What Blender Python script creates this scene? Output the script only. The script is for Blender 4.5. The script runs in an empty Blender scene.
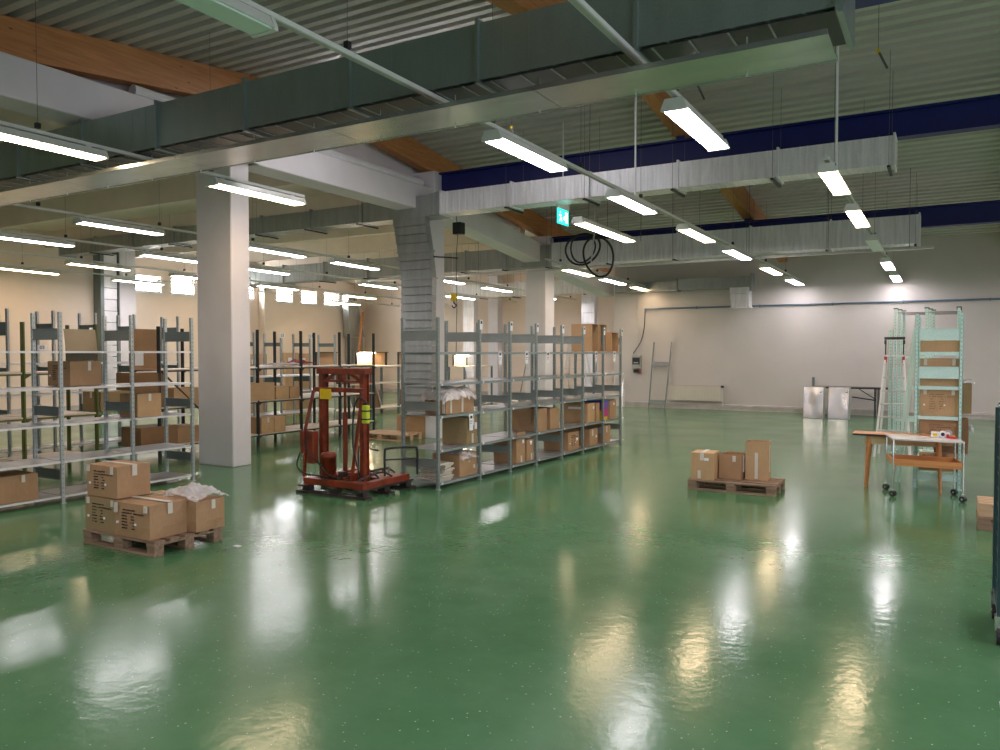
import bpy, bmesh, math, random
from mathutils import Vector, Matrix, noise

# ------------------------------------------------------------------ camera, world, exposure
S = 1.2                                   # survey units -> metres
scn = bpy.context.scene
COL = scn.collection
rng = random.Random(7)
R = math.radians

cam_d = bpy.data.cameras.new('camera'); cam = bpy.data.objects.new('camera', cam_d); COL.objects.link(cam)
cam_d.sensor_width = 36; cam_d.sensor_fit = 'HORIZONTAL'; cam_d.lens = 27.72
cam.location = (0, 0, 1.6 * S); cam.rotation_euler = (R(90 - 1.711), 0, R(30)); cam_d.clip_end = 200
scn.camera = cam
scn.view_settings.view_transform = 'Standard'; scn.view_settings.look = 'None'
scn.view_settings.gamma = 1; scn.view_settings.use_curve_mapping = False
EXPOSURE = 1.25
scn.view_settings.exposure = EXPOSURE
scn.cycles.max_bounces = 8; scn.cycles.diffuse_bounces = 5; scn.cycles.glossy_bounces = 4
scn.cycles.use_denoising = True
scn.cycles.sample_clamp_indirect = 6

world = bpy.data.worlds.new('world'); scn.world = world; world.use_nodes = True
world.node_tree.nodes['Background'].inputs[0].default_value = (0.75, 0.85, 1, 1)
world.node_tree.nodes['Background'].inputs[1].default_value = 1.0

LAMP = 15.0        # radiance of a lit lamp lens
DAY = 16.0         # radiance of the daylight windows

def area(name, x, y, z, sx, sy, watts, color, rot=(0, 0, 0)):
    l = bpy.data.lights.new(name, 'AREA'); l.shape = 'RECTANGLE'; l.size = sx * S; l.size_y = sy * S
    l.energy = watts; l.color = color
    o = bpy.data.objects.new(name, l); COL.objects.link(o); o.location = (x * S, y * S, z * S); o.rotation_euler = rot
# the lamps of the hall that hang behind and beside the camera, same rows as those in view
for X in (-14.2, -11.4, -7.5, -3.65, -0.5, 2.5, 5.0):
    for Y in (-4.0, -1.0, 1.6):
        area('lamp_light', X, Y, 3.55, .18, 1.4, 15, (1, .92, .96))
for Y in (4.5, 8, 11.5, 15, 18.5):
    for X in (2.6, 5.0):
        area('lamp_light', X, Y, 3.55, .18, 1.4, 26, (1, .92, .96))
# daylight fill added at the unseen right wall opening, beside and behind the camera
area('side_daylight_fill', 6.0, .6, 2.0, 3.4, 6.0, 90, (.93, .90, 1), (0, R(90), 0))

# ------------------------------------------------------------------ materials
def nt(name):
    m = bpy.data.materials.new(name); m.use_nodes = True
    t = m.node_tree; return m, t, t.nodes['Principled BSDF'], t.nodes, t.links
def coords(N, L, scale=(1, 1, 1), kind='Object'):
    tc = N.new('ShaderNodeTexCoord'); mp = N.new('ShaderNodeMapping'); mp.inputs['Scale'].default_value = scale
    L.new(tc.outputs[kind], mp.inputs[0]); return mp.outputs[0]
def noise_n(N, L, vec, scale, detail=4, rough=.55):
    n = N.new('ShaderNodeTexNoise'); n.inputs['Scale'].default_value = scale; n.inputs['Detail'].default_value = detail
    n.inputs['Roughness'].default_value = rough; L.new(vec, n.inputs['Vector']); return n.outputs['Fac']
def ramp(N, L, fac, stops):
    r = N.new('ShaderNodeValToRGB'); e = r.color_ramp.elements
    e[0].position, e[0].color = stops[0][0], (*stops[0][1], 1); e[1].position, e[1].color = stops[-1][0], (*stops[-1][1], 1)
    for p, c in stops[1:-1]:
        q = e.new(p); q.color = (*c, 1)
    L.new(fac, r.inputs[0]); return r.outputs[0]
def mapr(N, L, fac, a, b, c, d):
    m = N.new('ShaderNodeMapRange'); L.new(fac, m.inputs[0])
    for i, v in enumerate((a, b, c, d)): m.inputs[i + 1].default_value = v
    return m.outputs[0]
def bump(N, L, B, h, strength, dist=.01):
    b = N.new('ShaderNodeBump'); b.inputs['Strength'].default_value = strength; b.inputs['Distance'].default_value = dist
    L.new(h, b.inputs['Height']); L.new(b.outputs[0], B.inputs['Normal'])
def mix(N, L, f, a, b, mode='MIX'):
    m = N.new('ShaderNodeMix'); m.data_type = 'RGBA'; m.blend_type = mode
    for s, v in ((m.inputs[0], f), (m.inputs[6], a), (m.inputs[7], b)):
        if isinstance(v, (int, float)): s.default_value = v
        elif isinstance(v, tuple): s.default_value = (*v, 1)
        else: L.new(v, s)
    return m.outputs[2]

def plain(name, c, rough=.6, metal=0, var=.12, scale=4, bumpy=0, stretch=(1, 1, 1), spec=.5):
    m, t, B, N, L = nt(name)
    v = coords(N, L, stretch); f = noise_n(N, L, v, scale)
    lo = tuple(x * (1 - var) for x in c); hi = tuple(min(1, x * (1 + var)) for x in c)
    L.new(ramp(N, L, f, [(.3, lo), (.7, hi)]), B.inputs['Base Color'])
    B.inputs['Roughness'].default_value = rough; B.inputs['Metallic'].default_value = metal
    B.inputs['Specular IOR Level'].default_value = spec
    if bumpy: bump(N, L, B, noise_n(N, L, v, scale * 6), bumpy)
    return m
def galv(name, c, rough=.36, streak=(1, 1, 1), metal=.85, dirt=.25):
    m, t, B, N, L = nt(name)
    v = coords(N, L); sp = N.new('ShaderNodeTexVoronoi'); sp.inputs['Scale'].default_value = 45; L.new(v, sp.inputs['Vector'])
    sp2 = mapr(N, L, sp.outputs['Distance'], 0, 1, .93, 1.05)
    v2 = coords(N, L, streak); f = noise_n(N, L, v2, 2.2, 5)
    base = ramp(N, L, f, [(.28, tuple(x * (1 - dirt) for x in c)), (.72, c)])
    cc = N.new('ShaderNodeCombineColor')
    for i in range(3): L.new(sp2, cc.inputs[i])
    L.new(mix(N, L, 1.0, base, cc.outputs[0], 'MULTIPLY'), B.inputs['Base Color'])
    L.new(mapr(N, L, f, 0, 1, rough + .1, rough - .08), B.inputs['Roughness'])
    B.inputs['Metallic'].default_value = metal
    bump(N, L, B, noise_n(N, L, v, 3, 2), .05, .01)
    return m
def wood(name, c1, c2, axis=1, rough=.5, knots=False, sc=1.0):
    m, t, B, N, L = nt(name)
    st = [9 * sc, 9 * sc, 9 * sc]; st[axis] = .7 * sc
    v = coords(N, L, tuple(st)); f = noise_n(N, L, v, 2.5, 6, .6)
    col = ramp(N, L, f, [(.3, c1), (.68, c2)])
    if knots:
        kv = coords(N, L, (1.3, .55, 2.2)); vo = N.new('ShaderNodeTexVoronoi'); vo.inputs['Scale'].default_value = 3.4; L.new(kv, vo.inputs['Vector'])
        k = mapr(N, L, vo.outputs['Distance'], .03, .075, 1, 0); col = mix(N, L, k, col, (.06, .015, .005))
    L.new(col, B.inputs['Base Color']); B.inputs['Roughness'].default_value = rough
    bump(N, L, B, f, .15, .004)
    return m
def card(name, c):
    m, t, B, N, L = nt(name)
    v = coords(N, L); f = noise_n(N, L, v, 3, 3); g = noise_n(N, L, coords(N, L, (60, 60, 4)), 3, 2)
    a = ramp(N, L, f, [(.3, tuple(x * .84 for x in c)), (.7, c)])
    L.new(mix(N, L, .1, a, ramp(N, L, g, [(.3, (.1, .05, .02)), (.7, (1, .9, .7))]), 'OVERLAY'), B.inputs['Base Color'])
    B.inputs['Roughness'].default_value = .72; bump(N, L, B, f, .25, .02)
    return m
def emit(name, c, s, tex=False):
    m = bpy.data.materials.new(name); m.use_nodes = True; N = m.node_tree.nodes; L = m.node_tree.links
    N.remove(N['Principled BSDF']); e = N.new('ShaderNodeEmission'); e.inputs[0].default_value = (*c, 1); e.inputs[1].default_value = s
    L.new(e.outputs[0], N['Material Output'].inputs[0]); return m

def floor_mat():
    m, t, B, N, L = nt('green_epoxy')
    v = coords(N, L)
    f = noise_n(N, L, v, .35, 5, .6); g = noise_n(N, L, v, 3.0, 6, .65)
    c = ramp(N, L, f, [(.3, (.062, .172, .070)), (.7, (.090, .218, .096))])
    c = mix(N, L, .14, c, ramp(N, L, g, [(.3, (.02, .07, .03)), (.75, (.16, .34, .2))]))
    vo = N.new('ShaderNodeTexVoronoi'); vo.inputs['Scale'].default_value = 26; L.new(v, vo.inputs['Vector'])
    wn = N.new('ShaderNodeTexWhiteNoise'); L.new(vo.outputs['Position'], wn.inputs['Vector'])
    thr = mapr(N, L, wn.outputs['Value'], .15, 1.0, .0, .135)
    lt = N.new('ShaderNodeMath'); lt.operation = 'LESS_THAN'; L.new(vo.outputs['Distance'], lt.inputs[0]); L.new(thr, lt.inputs[1])
    fl = N.new('ShaderNodeMath'); fl.operation = 'MULTIPLY'; fl.inputs[1].default_value = .75; L.new(lt.outputs[0], fl.inputs[0])
    c = mix(N, L, fl.outputs[0], c, (.50, .62, .50))
    vs = N.new('ShaderNodeTexVoronoi'); vs.inputs['Scale'].default_value = .75; L.new(v, vs.inputs['Vector'])
    st = mapr(N, L, vs.outputs['Distance'], .012, .03, .6, 0)
    c = mix(N, L, st, c, (.04, .03, .03))
    L.new(c, B.inputs['Base Color'])
    L.new(mapr(N, L, noise_n(N, L, v, .9, 3, .5), .3, .7, .13, .21), B.inputs['Roughness'])
    B.inputs['IOR'].default_value = 1.45
    h = noise_n(N, L, coords(N, L, (1, 1, 1)), 13, 2, .5)
    bump(N, L, B, h, .13, .012)
    return m

M = {}
M['floor'] = floor_mat()
M['wall'] = plain('wall_paint', (.56, .52, .495), .75, var=.05, scale=.7, bumpy=.04)
M['wall_lamplit'] = plain('wall_paint_lamplit', (.78, .655, .56), .75, var=.05, scale=.7, bumpy=.04)  # beige wall, warm lamplight of the bay put into the colour
M['conc'] = plain('white_concrete', (.74, .71, .74), .7, var=.05, scale=1.2, bumpy=.05)
M['ceilbay'] = plain('bay_ceiling_paint', (.72, .62, .53), .8, var=.07, scale=1)
M['base'] = plain('skirting_grey', (.50, .46, .43), .6)
M['deck'] = plain('roof_deck_paint', (.60, .57, .53), .55, metal=.1, var=.08, scale=.5, stretch=(1, 6, 6))
M['blue'] = plain('blue_steel', (.004, .010, .13), .45, var=.1)
M['glulam'] = wood('glulam', (.42, .17, .055), (.60, .27, .10), 1, .5, True)
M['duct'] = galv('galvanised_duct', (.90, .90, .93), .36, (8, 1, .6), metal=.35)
M['duct_dark'] = galv('dark_duct_metal', (.40, .42, .41), .42, (4, 1, .6), metal=.6, dirt=.2)  # darker grey than the other duct metal
M['duct_big'] = galv('big_duct_metal', (.36, .44, .425), .34, (2, 1, .6), metal=.7, dirt=.15)
M['tray'] = plain('tray_metal', (.50, .53, .51), .24, .85, var=.18, scale=2.2, stretch=(1, 3, 1))
M['black'] = plain('black_steel', (.018, .018, .02), .5)
M['wire'] = plain('hanger_wire', (.14, .14, .13), .5, .5)
M['lampbody'] = plain('lamp_housing', (.70, .72, .68), .35, var=.04)
M['lens_w'] = emit('lens_white', (1, .93, .97), LAMP)
M['lens_o'] = emit('lens_warm', (1, .72, .45), LAMP * .9)
M['lens_off'] = plain('lens_unlit', (.62, .78, .66), .3, var=.03)
M['window'] = emit('daylight_pane', (.95, .97, 1), DAY)
M['steel'] = galv('rack_steel', (.52, .57, .58), .42, (1, 1, 3), metal=.55, dirt=.15)
M['shelf'] = galv('shelf_steel', (.80, .80, .82), .34, (3, 1, 1), metal=.2, dirt=.15)
M['shelftop'] = plain('shelf_top_steel', (.42, .42, .44), .32, .5, var=.08, scale=2)
M['steelmid'] = galv('rack_steel_mid', (.33, .38, .37), .42, (1, 1, 3), metal=.5, dirt=.15)  # darker grey-green for the central racks
M['panelmid'] = galv('panel_steel_mid', (.34, .38, .37), .4, metal=.5)
M['steeld'] = galv('panel_steel', (.20, .24, .24), .45, metal=.5, dirt=.15)
M['teal'] = galv('pale_galvanised', (.66, .90, .86), .4, metal=.35, dirt=.1)
M['tealdot'] = plain('teal_slot', (.30, .42, .40), .5)
M['olive'] = plain('olive_paint', (.10, .12, .025), .5)
M['blackpost'] = plain('black_post_paint', (.02, .026, .028), .45)
M['board'] = wood('shelf_board', (.55, .45, .36), (.74, .66, .56), 1, .55)
M['card'] = card('cardboard', (.42, .255, .135))
M['cardl'] = card('cardboard_light', (.53, .34, .18))
M['cardd'] = card('cardboard_dark_shaded', (.26, .145, .07))  # dark board, shade inside the dark racks put into the colour
M['cardg'] = card('cardboard_olive', (.33, .24, .12))
M['kraft'] = card('grey_card', (.30, .25, .17))
M['tape'] = plain('packing_tape', (.64, .59, .50), .3, var=.05)
M['ink'] = plain('ink', (.03, .02, .015), .6)
M['white'] = plain('white_paper', (.80, .80, .82), .6, var=.03)
M['pallet'] = wood('pallet_wood', (.14, .088, .054), (.34, .23, .15), 0, .75)
M['pallet2'] = wood('pallet_wood_pale', (.42, .27, .15), (.62, .43, .27), 0, .7)
M['red'] = plain('red_paint', (.20, .032, .011), .42, var=.45, scale=7)
M['yellow'] = plain('yellow_plastic', (.75, .52, .01), .4)
M['lime'] = plain('lime_plastic', (.55, .62, .03), .4)
M['darksteel'] = plain('dark_scrap', (.05, .04, .035), .55, .3, .5, 10)
M['orangewood'] = wood('orange_veneer', (.50, .20, .065), (.66, .30, .11), 0, .35)
M['palewood'] = wood('pale_wood', (.45, .34, .17), (.58, .46, .26), 0, .5)
M['tabletop'] = plain('white_laminate', (.74, .70, .70), .25, var=.03)
M['chrome'] = plain('chrome_tube', (.62, .64, .64), .2, .9)
M['alu'] = plain('aluminium', (.62, .62, .62), .35, .6)
M['redplastic'] = plain('red_plastic', (.55, .03, .03), .4)
M['bluepipe'] = plain('blue_grey_conduit', (.13, .19, .27), .4)
M['greenpost'] = plain('dark_green_paint', (.012, .04, .042), .4, var=.3)
M['radiator'] = plain('radiator_enamel', (.66, .62, .55), .4, var=.03)
M['foil'] = galv('foil_facing', (.62, .62, .65), .24, (1, 1, 1), metal=.95, dirt=.12)
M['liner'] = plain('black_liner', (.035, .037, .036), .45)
M['glowboard'] = plain('lit_board', (.75, .55, .35), .6)
M['hot'] = emit('task_tube', (1, .78, .5), 90)
M['exit'] = emit('exit_sign_green', (.03, .62, .45), 1.0)
M['exitw'] = emit('exit_sign_white', (.75, 1, .95), 1.4)
M['maroon'] = plain('maroon_cloth', (.25, .02, .03), .8)
M['greycloth'] = plain('grey_cloth', (.42, .38, .38), .85, bumpy=.3)
M['wallgrey'] = plain('grey_enamel', (.36, .38, .36), .5)
M['magenta'] = plain('magenta_print', (.55, .03, .20), .5)
M['violet'] = plain('violet_print', (.22, .08, .4), .5)
M['bluetop'] = plain('blue_print', (.03, .10, .45), .5)
def bagmat():
    m, t, B, N, L = nt('plastic_film')
    B.inputs['Base Color'].default_value = (.85, .82, .82, 1); B.inputs['Roughness'].default_value = .22
    B.inputs['Transmission Weight'].default_value = .25; B.inputs['Alpha'].default_value = .5
    v = coords(N, L); bump(N, L, B, noise_n(N, L, v, 14, 4), .6, .02); return m
M['bag'] = bagmat()

# ------------------------------------------------------------------ mesh builder
BASE = {}
class MB:
    def __init__(s): s.v = []; s.f = []
    def quadbox(s, P):
        n = len(s.v); s.v += [tuple(p) for p in P]
        s.f += [tuple(n + i for i in q) for q in ((0, 3, 2, 1), (4, 5, 6, 7), (0, 1, 5, 4), (1, 2, 6, 5), (2, 3, 7, 6), (3, 0, 4, 7))]
        return s
    def box(s, x0, x1, y0, y1, z0, z1):
        return s.quadbox([(x0, y0, z0), (x1, y0, z0), (x1, y1, z0), (x0, y1, z0), (x0, y0, z1), (x1, y0, z1), (x1, y1, z1), (x0, y1, z1)])
    def bar(s, p, q, w, h=None, up=(0, 0, 1)):
        h = h or w; p = Vector(p); q = Vector(q); d = (q - p).normalized(); u = Vector(up)
        if abs(d.dot(u)) > .98: u = Vector((0, 1, 0))
        a = d.cross(u).normalized() * w / 2; b = a.cross(d).normalized() * h / 2
        return s.quadbox([p - a - b, p + a - b, p + a + b, p - a + b, q - a - b, q + a - b, q + a + b, q - a + b])
    def tube(s, p, q, r, n=6, r2=None, cap=True):
        p = Vector(p); q = Vector(q); d = (q - p).normalized(); u = Vector((0, 0, 1)) if abs(d.z) < .95 else Vector((0, 1, 0))
        a = d.cross(u).normalized(); b = a.cross(d); k = len(s.v); r2 = r if r2 is None else r2
        for c, rr in ((p, r), (q, r2)):
            for i in range(n):
                t = 2 * math.pi * i / n; s.v.append(tuple(c + a * rr * math.cos(t) + b * rr * math.sin(t)))
        for i in range(n): j = (i + 1) % n; s.f.append((k + i, k + j, k + n + j, k + n + i))
        if cap: s.f.append(tuple(k + i for i in reversed(range(n)))); s.f.append(tuple(k + n + i for i in range(n)))
        return s
    def path(s, pts, r, n=6):
        for a, b in zip(pts, pts[1:]): s.tube(a, b, r, n)
        return s
    def poly(s, pts, f): n = len(s.v); s.v += [tuple(p) for p in pts]; s.f += [tuple(n + i for i in q) for q in f]; return s
    def extrude(s, prof, p0, p1, axis):   # closed 2-D profile swept along axis 0/1
        n = len(s.v); m = len(prof)
        for c in (p0, p1):
            for a, z in prof: s.v.append((c, a, z) if axis == 0 else (a, c, z))
        for i in range(m): j = (i + 1) % m; s.f.append((n + i, n + j, n + m + j, n + m + i))
        s.f.append(tuple(n + i for i in reversed(range(m)))); s.f.append(tuple(n + m + i for i in range(m)))
        return s
    def grid(s, nx, ny, fn):
        n = len(s.v)
        for j in range(ny + 1):
            for i in range(nx + 1): s.v.append(tuple(fn(i / nx, j / ny)))
        for j in range(ny):
            for i in range(nx): a = n + j * (nx + 1) + i; s.f.append((a, a + 1, a + nx + 2, a + nx + 1))
        return s
    def lathe(s, prof, c, n=12):
        k = len(s.v)
        for r, z in prof:
            for i in range(n): t = 2 * math.pi * i / n; s.v.append((c[0] + r * math.cos(t), c[1] + r * math.sin(t), c[2] + z))
        for j in range(len(prof) - 1):
            for i in range(n): a = k + j * n + i; b = k + j * n + (i + 1) % n; s.f.append((a, b, b + n, a + n))
        s.f.append(tuple(k + i for i in reversed(range(n)))); s.f.append(tuple(k + (len(prof) - 1) * n + i for i in range(n)))
        return s
    def mesh(s, name, off=(0, 0, 0), bevel=0, fix=True):
        me = bpy.data.meshes.new(name)
        me.from_pydata([((x - off[0]) * S, (y - off[1]) * S, (z - off[2]) * S) for x, y, z in s.v], [], s.f)
        if bevel or fix:
            bm = bmesh.new(); bm.from_mesh(me)
            if fix: bmesh.ops.recalc_face_normals(bm, faces=bm.faces)
            if bevel: bmesh.ops.bevel(bm, geom=bm.edges[:], offset=bevel * S, segments=1, affect='EDGES')
            bm.to_mesh(me); bm.free()
        return me
    def build(s, name, mat, parent=None, bevel=0, local=False, smooth=False, label=None, kind=None, fix=True):
        off = (0, 0, 0) if (local or parent is None) else BASE[parent.name]
        me = s.mesh(name, off, bevel, fix); me.materials.append(mat if not isinstance(mat, str) else M[mat])
        if smooth:
            for p in me.polygons: p.use_smooth = True
        return link(name, me, parent, label, kind)
def link(name, me, parent=None, label=None, kind=None, loc=None):
    o = bpy.data.objects.new(name, me); COL.objects.link(o)
    if parent is not None: o.parent = parent; BASE[o.name] = BASE[parent.name]
    else: BASE[o.name] = (0, 0, 0)
    if loc: o.location = tuple(c * S for c in loc)
    if label: o['label'] = label
    if kind: o['kind'] = kind
    return o
def thing(name, label, cat, loc=(0, 0, 0), rz=0, group=None):
    o = bpy.data.objects.new(name, None); COL.objects.link(o); o.empty_display_size = .1
    o.location = tuple(c * S for c in loc); o.rotation_euler = (0, 0, rz); BASE[o.name] = tuple(loc)
    o['label'] = label; o['category'] = cat
    if group: o['group'] = group
    return o
def tag(o, label, cat, group=None):
    o['label'] = label; o['category'] = cat
    if group: o['group'] = group
    return o
def struct(name, mb, mat, bevel=0):
    return mb.build(name, mat, None, bevel, kind='structure')
def obj_at(mb, name, mat, loc, **k):      # single-mesh thing with its own origin
    me = mb.mesh(name, loc, k.get('bevel', 0)); me.materials.append(M[mat])
    if k.get('smooth'):
        for p in me.polygons: p.use_smooth = True
    return link(name, me, loc=loc)

# ------------------------------------------------------------------ structure
WY, FY, WL, WR, WF = 21.4, 24.6, -20.6, 6.2, -6.2     # back wall, far wall of bay, left, right, front
RIDGE = 9.85
def zraf(y): return 5.35 - .12 * abs(y - RIDGE)       # underside of rafters
def zdeck(y): return zraf(y) + .43
fl = MB(); fl.poly([(WL - .3, WF - .3, 0), (WR + .3, WF - .3, 0), (WR + .3, FY + .3, 0), (WL - .3, FY + .3, 0), (WL - .3, WF - .3, -.15), (WR + .3, WF - .3, -.15), (WR + .3, FY + .3, -.15), (WL - .3, FY + .3, -.15)],
                   [(0, 1, 2, 3), (4, 7, 6, 5), (0, 4, 5, 1), (1, 5, 6, 2), (2, 6, 7, 3), (3, 7, 4, 0)])
struct('floor', fl, 'floor')
struct('wall_back', MB().box(-8.25, WR + .3, WY, WY + .2, 0, 5.2), 'wall')
struct('wall_side', MB().box(-8.45, -8.25, WY, FY, 0, 5.2), 'wall')
struct('wall_far', MB().box(WL - .2, -8.25, FY, FY + .2, 0, 5.2), 'wall_lamplit')
struct('wall_right', MB().box(WR, WR + .2, WF, -2.4, 0, 6.2).box(WR, WR + .2, 3.6, WY, 0, 6.2).box(WR, WR + .2, -2.4, 3.6, 3.7, 6.2), 'wall')
wf = MB().box(WL, WR, WF - .2, WF, 0, 6.2)
struct('wall_front', wf, 'wall')
# left wall with its row of clerestory openings
zb, zt = 3.40, 3.88
wins = [(14.28, 15.13), (15.50, 16.32), (16.72, 17.52), (17.95, 18.75), (19.80, 20.56), (21.02, 21.80), (22.24, 23.05)]
wl = MB().box(WL - .2, WL, WF, FY, 0, zb).box(WL - .2, WL, WF, FY, zt, 5.2)
edges = [WF] + [e for w in wins for e in w] + [FY]
for a, b in zip(edges[::2], edges[1::2]): wl.box(WL - .2, WL, a, b, zb, zt)
struct('wall_left', wl, 'wall_lamplit')
for i, (a, b) in enumerate(wins):
    fr = MB().box(WL - .12, WL - .05, a, b, zb, zb + .035).box(WL - .12, WL - .05, a, b, zt - .035, zt).box(WL - .12, WL - .05, a, a + .035, zb, zt).box(WL - .12, WL - .05, b - .035, b, zb, zt)
    w = struct('window_%d' % (i + 1), fr, 'white')
    MB().box(WL - .10, WL - .09, a + .03, b - .03, zb + .03, zt - .03).build('window_pane', 'window', w)
    MB().box(WL - .02, WL + .03, a - .05, b + .05, zb - .05, zb).build('window_sill', 'white', w)
# pilasters
struct('trim_1', MB().box(WL, WL + .35, 13.55, 14.05, 0, 4.75), 'conc')
struct('trim_2', MB().box(WL, WL + .3, 18.95, 19.35, 0, 4.75), 'wall_lamplit')
struct('trim_3', MB().box(-14.5, -14.1, FY - .35, FY, 0, 4.75), 'conc')
struct('trim_4', MB().box(-17.6, -17.2, FY - .25, FY, 0, 4.75), 'wall_lamplit')
struct('baseboard_back', MB().box(-8.25, WR, WY - .03, WY, 0, .10).box(-8.25, WR, WY - .05, WY, .10, .16), 'base', .004)
struct('baseboard_far', MB().box(WL, -8.25, FY - .03, FY, 0, .14), 'base', .004)
struct('baseboard_left', MB().box(WL, WL + .03, WF, FY, 0, .14), 'base', .004)
# corrugated roof deck, ribs along X, two slopes
dk = MB(); prof = []
y = WF
while y < WY + .2:
    for dy, dz in ((0, 0), (.112, 0), (.122, .135), (.226, .135)):
        yy = y + dy; prof.append((yy, zdeck(yy) + dz))
    y += .235
n0 = len(prof)
x0, x1 = -8.95, WR
vv = [(x, a, z) for x in (x0, x1) for a, z in prof]
dk.poly(vv, [(i, i + 1, n0 + i + 1, n0 + i) for i in range(n0 - 1)])
struct('ceiling', dk, 'deck')
struct('roof_slab', MB().quadbox([(x0, WF, zdeck(WF) + .15), (x1, WF, zdeck(WF) + .15), (x1, RIDGE, zdeck(RIDGE) + .15), (x0, RIDGE, zdeck(RIDGE) + .15)] + [(x0, WF, zdeck(WF) + .2), (x1, WF, zdeck(WF) + .2), (x1, RIDGE, zdeck(RIDGE) + .2), (x0, RIDGE, zdeck(RIDGE) + .2)])
       .quadbox([(x0, RIDGE, zdeck(RIDGE) + .15), (x1, RIDGE, zdeck(RIDGE) + .15), (x1, WY + .2, zdeck(WY) + .15), (x0, WY + .2, zdeck(WY) + .15)] + [(x0, RIDGE, zdeck(RIDGE) + .2), (x1, RIDGE, zdeck(RIDGE) + .2), (x1, WY + .2, zdeck(WY) + .2), (x0, WY + .2, zdeck(WY) + .2)]), 'deck')
# glulam rafters
def rafter(xc, a, b, w=.2):
    m = MB(); ys = [a, RIDGE, b] if a < RIDGE < b else [a, b]
    for p, q in zip(ys, ys[1:]):
        m.quadbox([(xc - w / 2, p, zraf(p)), (xc + w / 2, p, zraf(p)), (xc + w / 2, q, zraf(q)), (xc - w / 2, q, zraf(q)), (xc - w / 2, p, zdeck(p) - .005), (xc + w / 2, p, zdeck(p) - .005), (xc + w / 2, q, zdeck(q) - .005), (xc - w / 2, q, zdeck(q) - .005)])
    return struct('roof_beam', m, 'glulam')
for xc in (-8.7, -3.72, 1.28): rafter(xc, WF, WY)
# blue girders
for k, yy in enumerate((2.5, 7.45, 12.35, 17.25)):
    zt_ = zraf(yy) - .03; zb_ = zt_ - .40
    m = MB().box(-8.45, WR, yy - .11, yy + .11, zb_, zb_ + .03).box(-8.45, WR, yy - .11, yy + .11, zt_ - .03, zt_).box(-8.45, WR, yy - .012, yy + .012, zb_ + .03, zt_ - .03)
    for xx in (-3.72, 1.28): m.box(xx - .06, xx + .06, yy - .13, yy - .11, zt_, zt_ + .2)
    struct('roof_beam', m, 'blue')
# columns and the long white beam on them
for yy in (2.5, 7.6, 12.3, 17.2):
    struct('column', MB().box(-9.22, -8.51, yy - .25, yy + .08, 0, 4.25) if yy == 7.6 else MB().box(-9.05, -8.5, yy - .25, yy + .25, 0, 4.25 if yy < 13 else 3.78), 'conc', .012)
    struct('column_head', MB().box(-8.95, -8.42, yy - .2, yy + .2, 4.25 if yy < 13 else 3.78, max(4.26, zraf(yy) - .02)), 'conc', .008)
bmq = lambda p, q, a, b: MB().quadbox([(-8.92, p, 4.25 + a), (-8.47, p, 4.25 + a), (-8.47, q, 4.25 + b), (-8.92, q, 4.25 + b), (-8.92, p, 4.70 + a), (-8.47, p, 4.70 + a), (-8.47, q, 4.70 + b), (-8.92, q, 4.70 + b)])
struct('roof_beam', bmq(4.2, 12.5, 0, 0), 'conc', .01); struct('roof_beam', bmq(12.5, WY, 0, -1.02), 'conc', .01); struct('roof_beam', bmq(WF, 4.2, -1.2, 0), 'conc', .01)
struct('trim_5', MB().box(-9.1, -8.95, WF, WY + .2, 4.6, 6.0), 'conc')
ins = MB().tube((-8.66, 6.0, 4.80), (-8.66, 12.0, 4.80), .075, 10)
struct('trim_6', ins, 'white')
# bay ceiling with cross ribs
struct('ceiling_bay', MB().box(WL - .2, -9.05, WF, FY + .2, 4.75, 4.95), 'ceilbay')
y = -5.2
while y < FY:
    m = MB(); a, b = y, y + .32
    m.quadbox([(WL, a + .07, 4.34), (-8.93, a + .07, 4.34), (-8.93, b - .07, 4.34), (WL, b - .07, 4.34), (WL, a, 4.75), (-8.93, a, 4.75), (-8.93, b, 4.75), (WL, b, 4.75)])
    struct('ceiling_beam', m, 'ceilbay'); y += 2.4

# ------------------------------------------------------------------ ducts
def duct(label, xs, y0, y1, z0, z1, mat, rib=.15, hang=True, group=None, bead=.006):
    t = thing('ventilation_duct', label, 'duct', (xs[0], (y0 + y1) / 2, z0), group=group)
    for a, b in zip(xs, xs[1:]):
        m = MB().box(a + .012, b - .012, y0, y1, z0, z1)
        x = a + rib
        while x < b - rib * .5:
            m.box(x - .008, x + .008, y0 - bead, y1 + bead, z0 - .006, z1); x += rib
        m.build('duct_section', mat, t)
    fm = MB().box(-.014, .014, y0 - .03 - y0, y1 + .03 - y0, -.03, .0).box(-.014, .014, -.03, y1 - y0 + .03, z1 - z0, z1 - z0 + .03).box(-.014, .014, -.03, 0, 0, z1 - z0).box(-.014, .014, y1 - y0, y1 - y0 + .03, 0, z1 - z0)
    fme = fm.mesh('flange'); fme.materials.append(M[mat])
    hm = MB().box(-.02, .02, -.10, y1 - y0 + .12, -.055, -.03); hme = hm.mesh('hanger_bar'); hme.materials.append(M['black'])
    for i, x in enumerate(xs):
        link('flange', fme, t, loc=(x - xs[0], y0 - (y0 + y1) / 2, 0))
        if hang and 0 < i:
            xx = x - .06
            link('hanger_bar', hme, t, loc=(xx - xs[0], y0 - (y0 + y1) / 2, 0))
            for yy in (y0 - .07, y1 + .15):
                top = zdeck(yy) if xx > -8.9 else 4.75
                MB().tube((xx, yy, z0 - .05), (xx, yy, top), .003, 4).build('hanger_rod', 'wire', t)
    return t
big = duct('large grey-green rectangular duct crossing overhead, its end cap over the hall', [-.6 - 1.3 * k for k in range(15, -1, -1)], 5.2, 5.85, 3.73, 4.17, 'duct_big', .22, hang=False, bead=.0015)
# end cap
MB().box(-.6, -.57, 5.17, 5.88, 3.68, 4.2).build('end_cap', 'duct_big', big)
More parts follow.
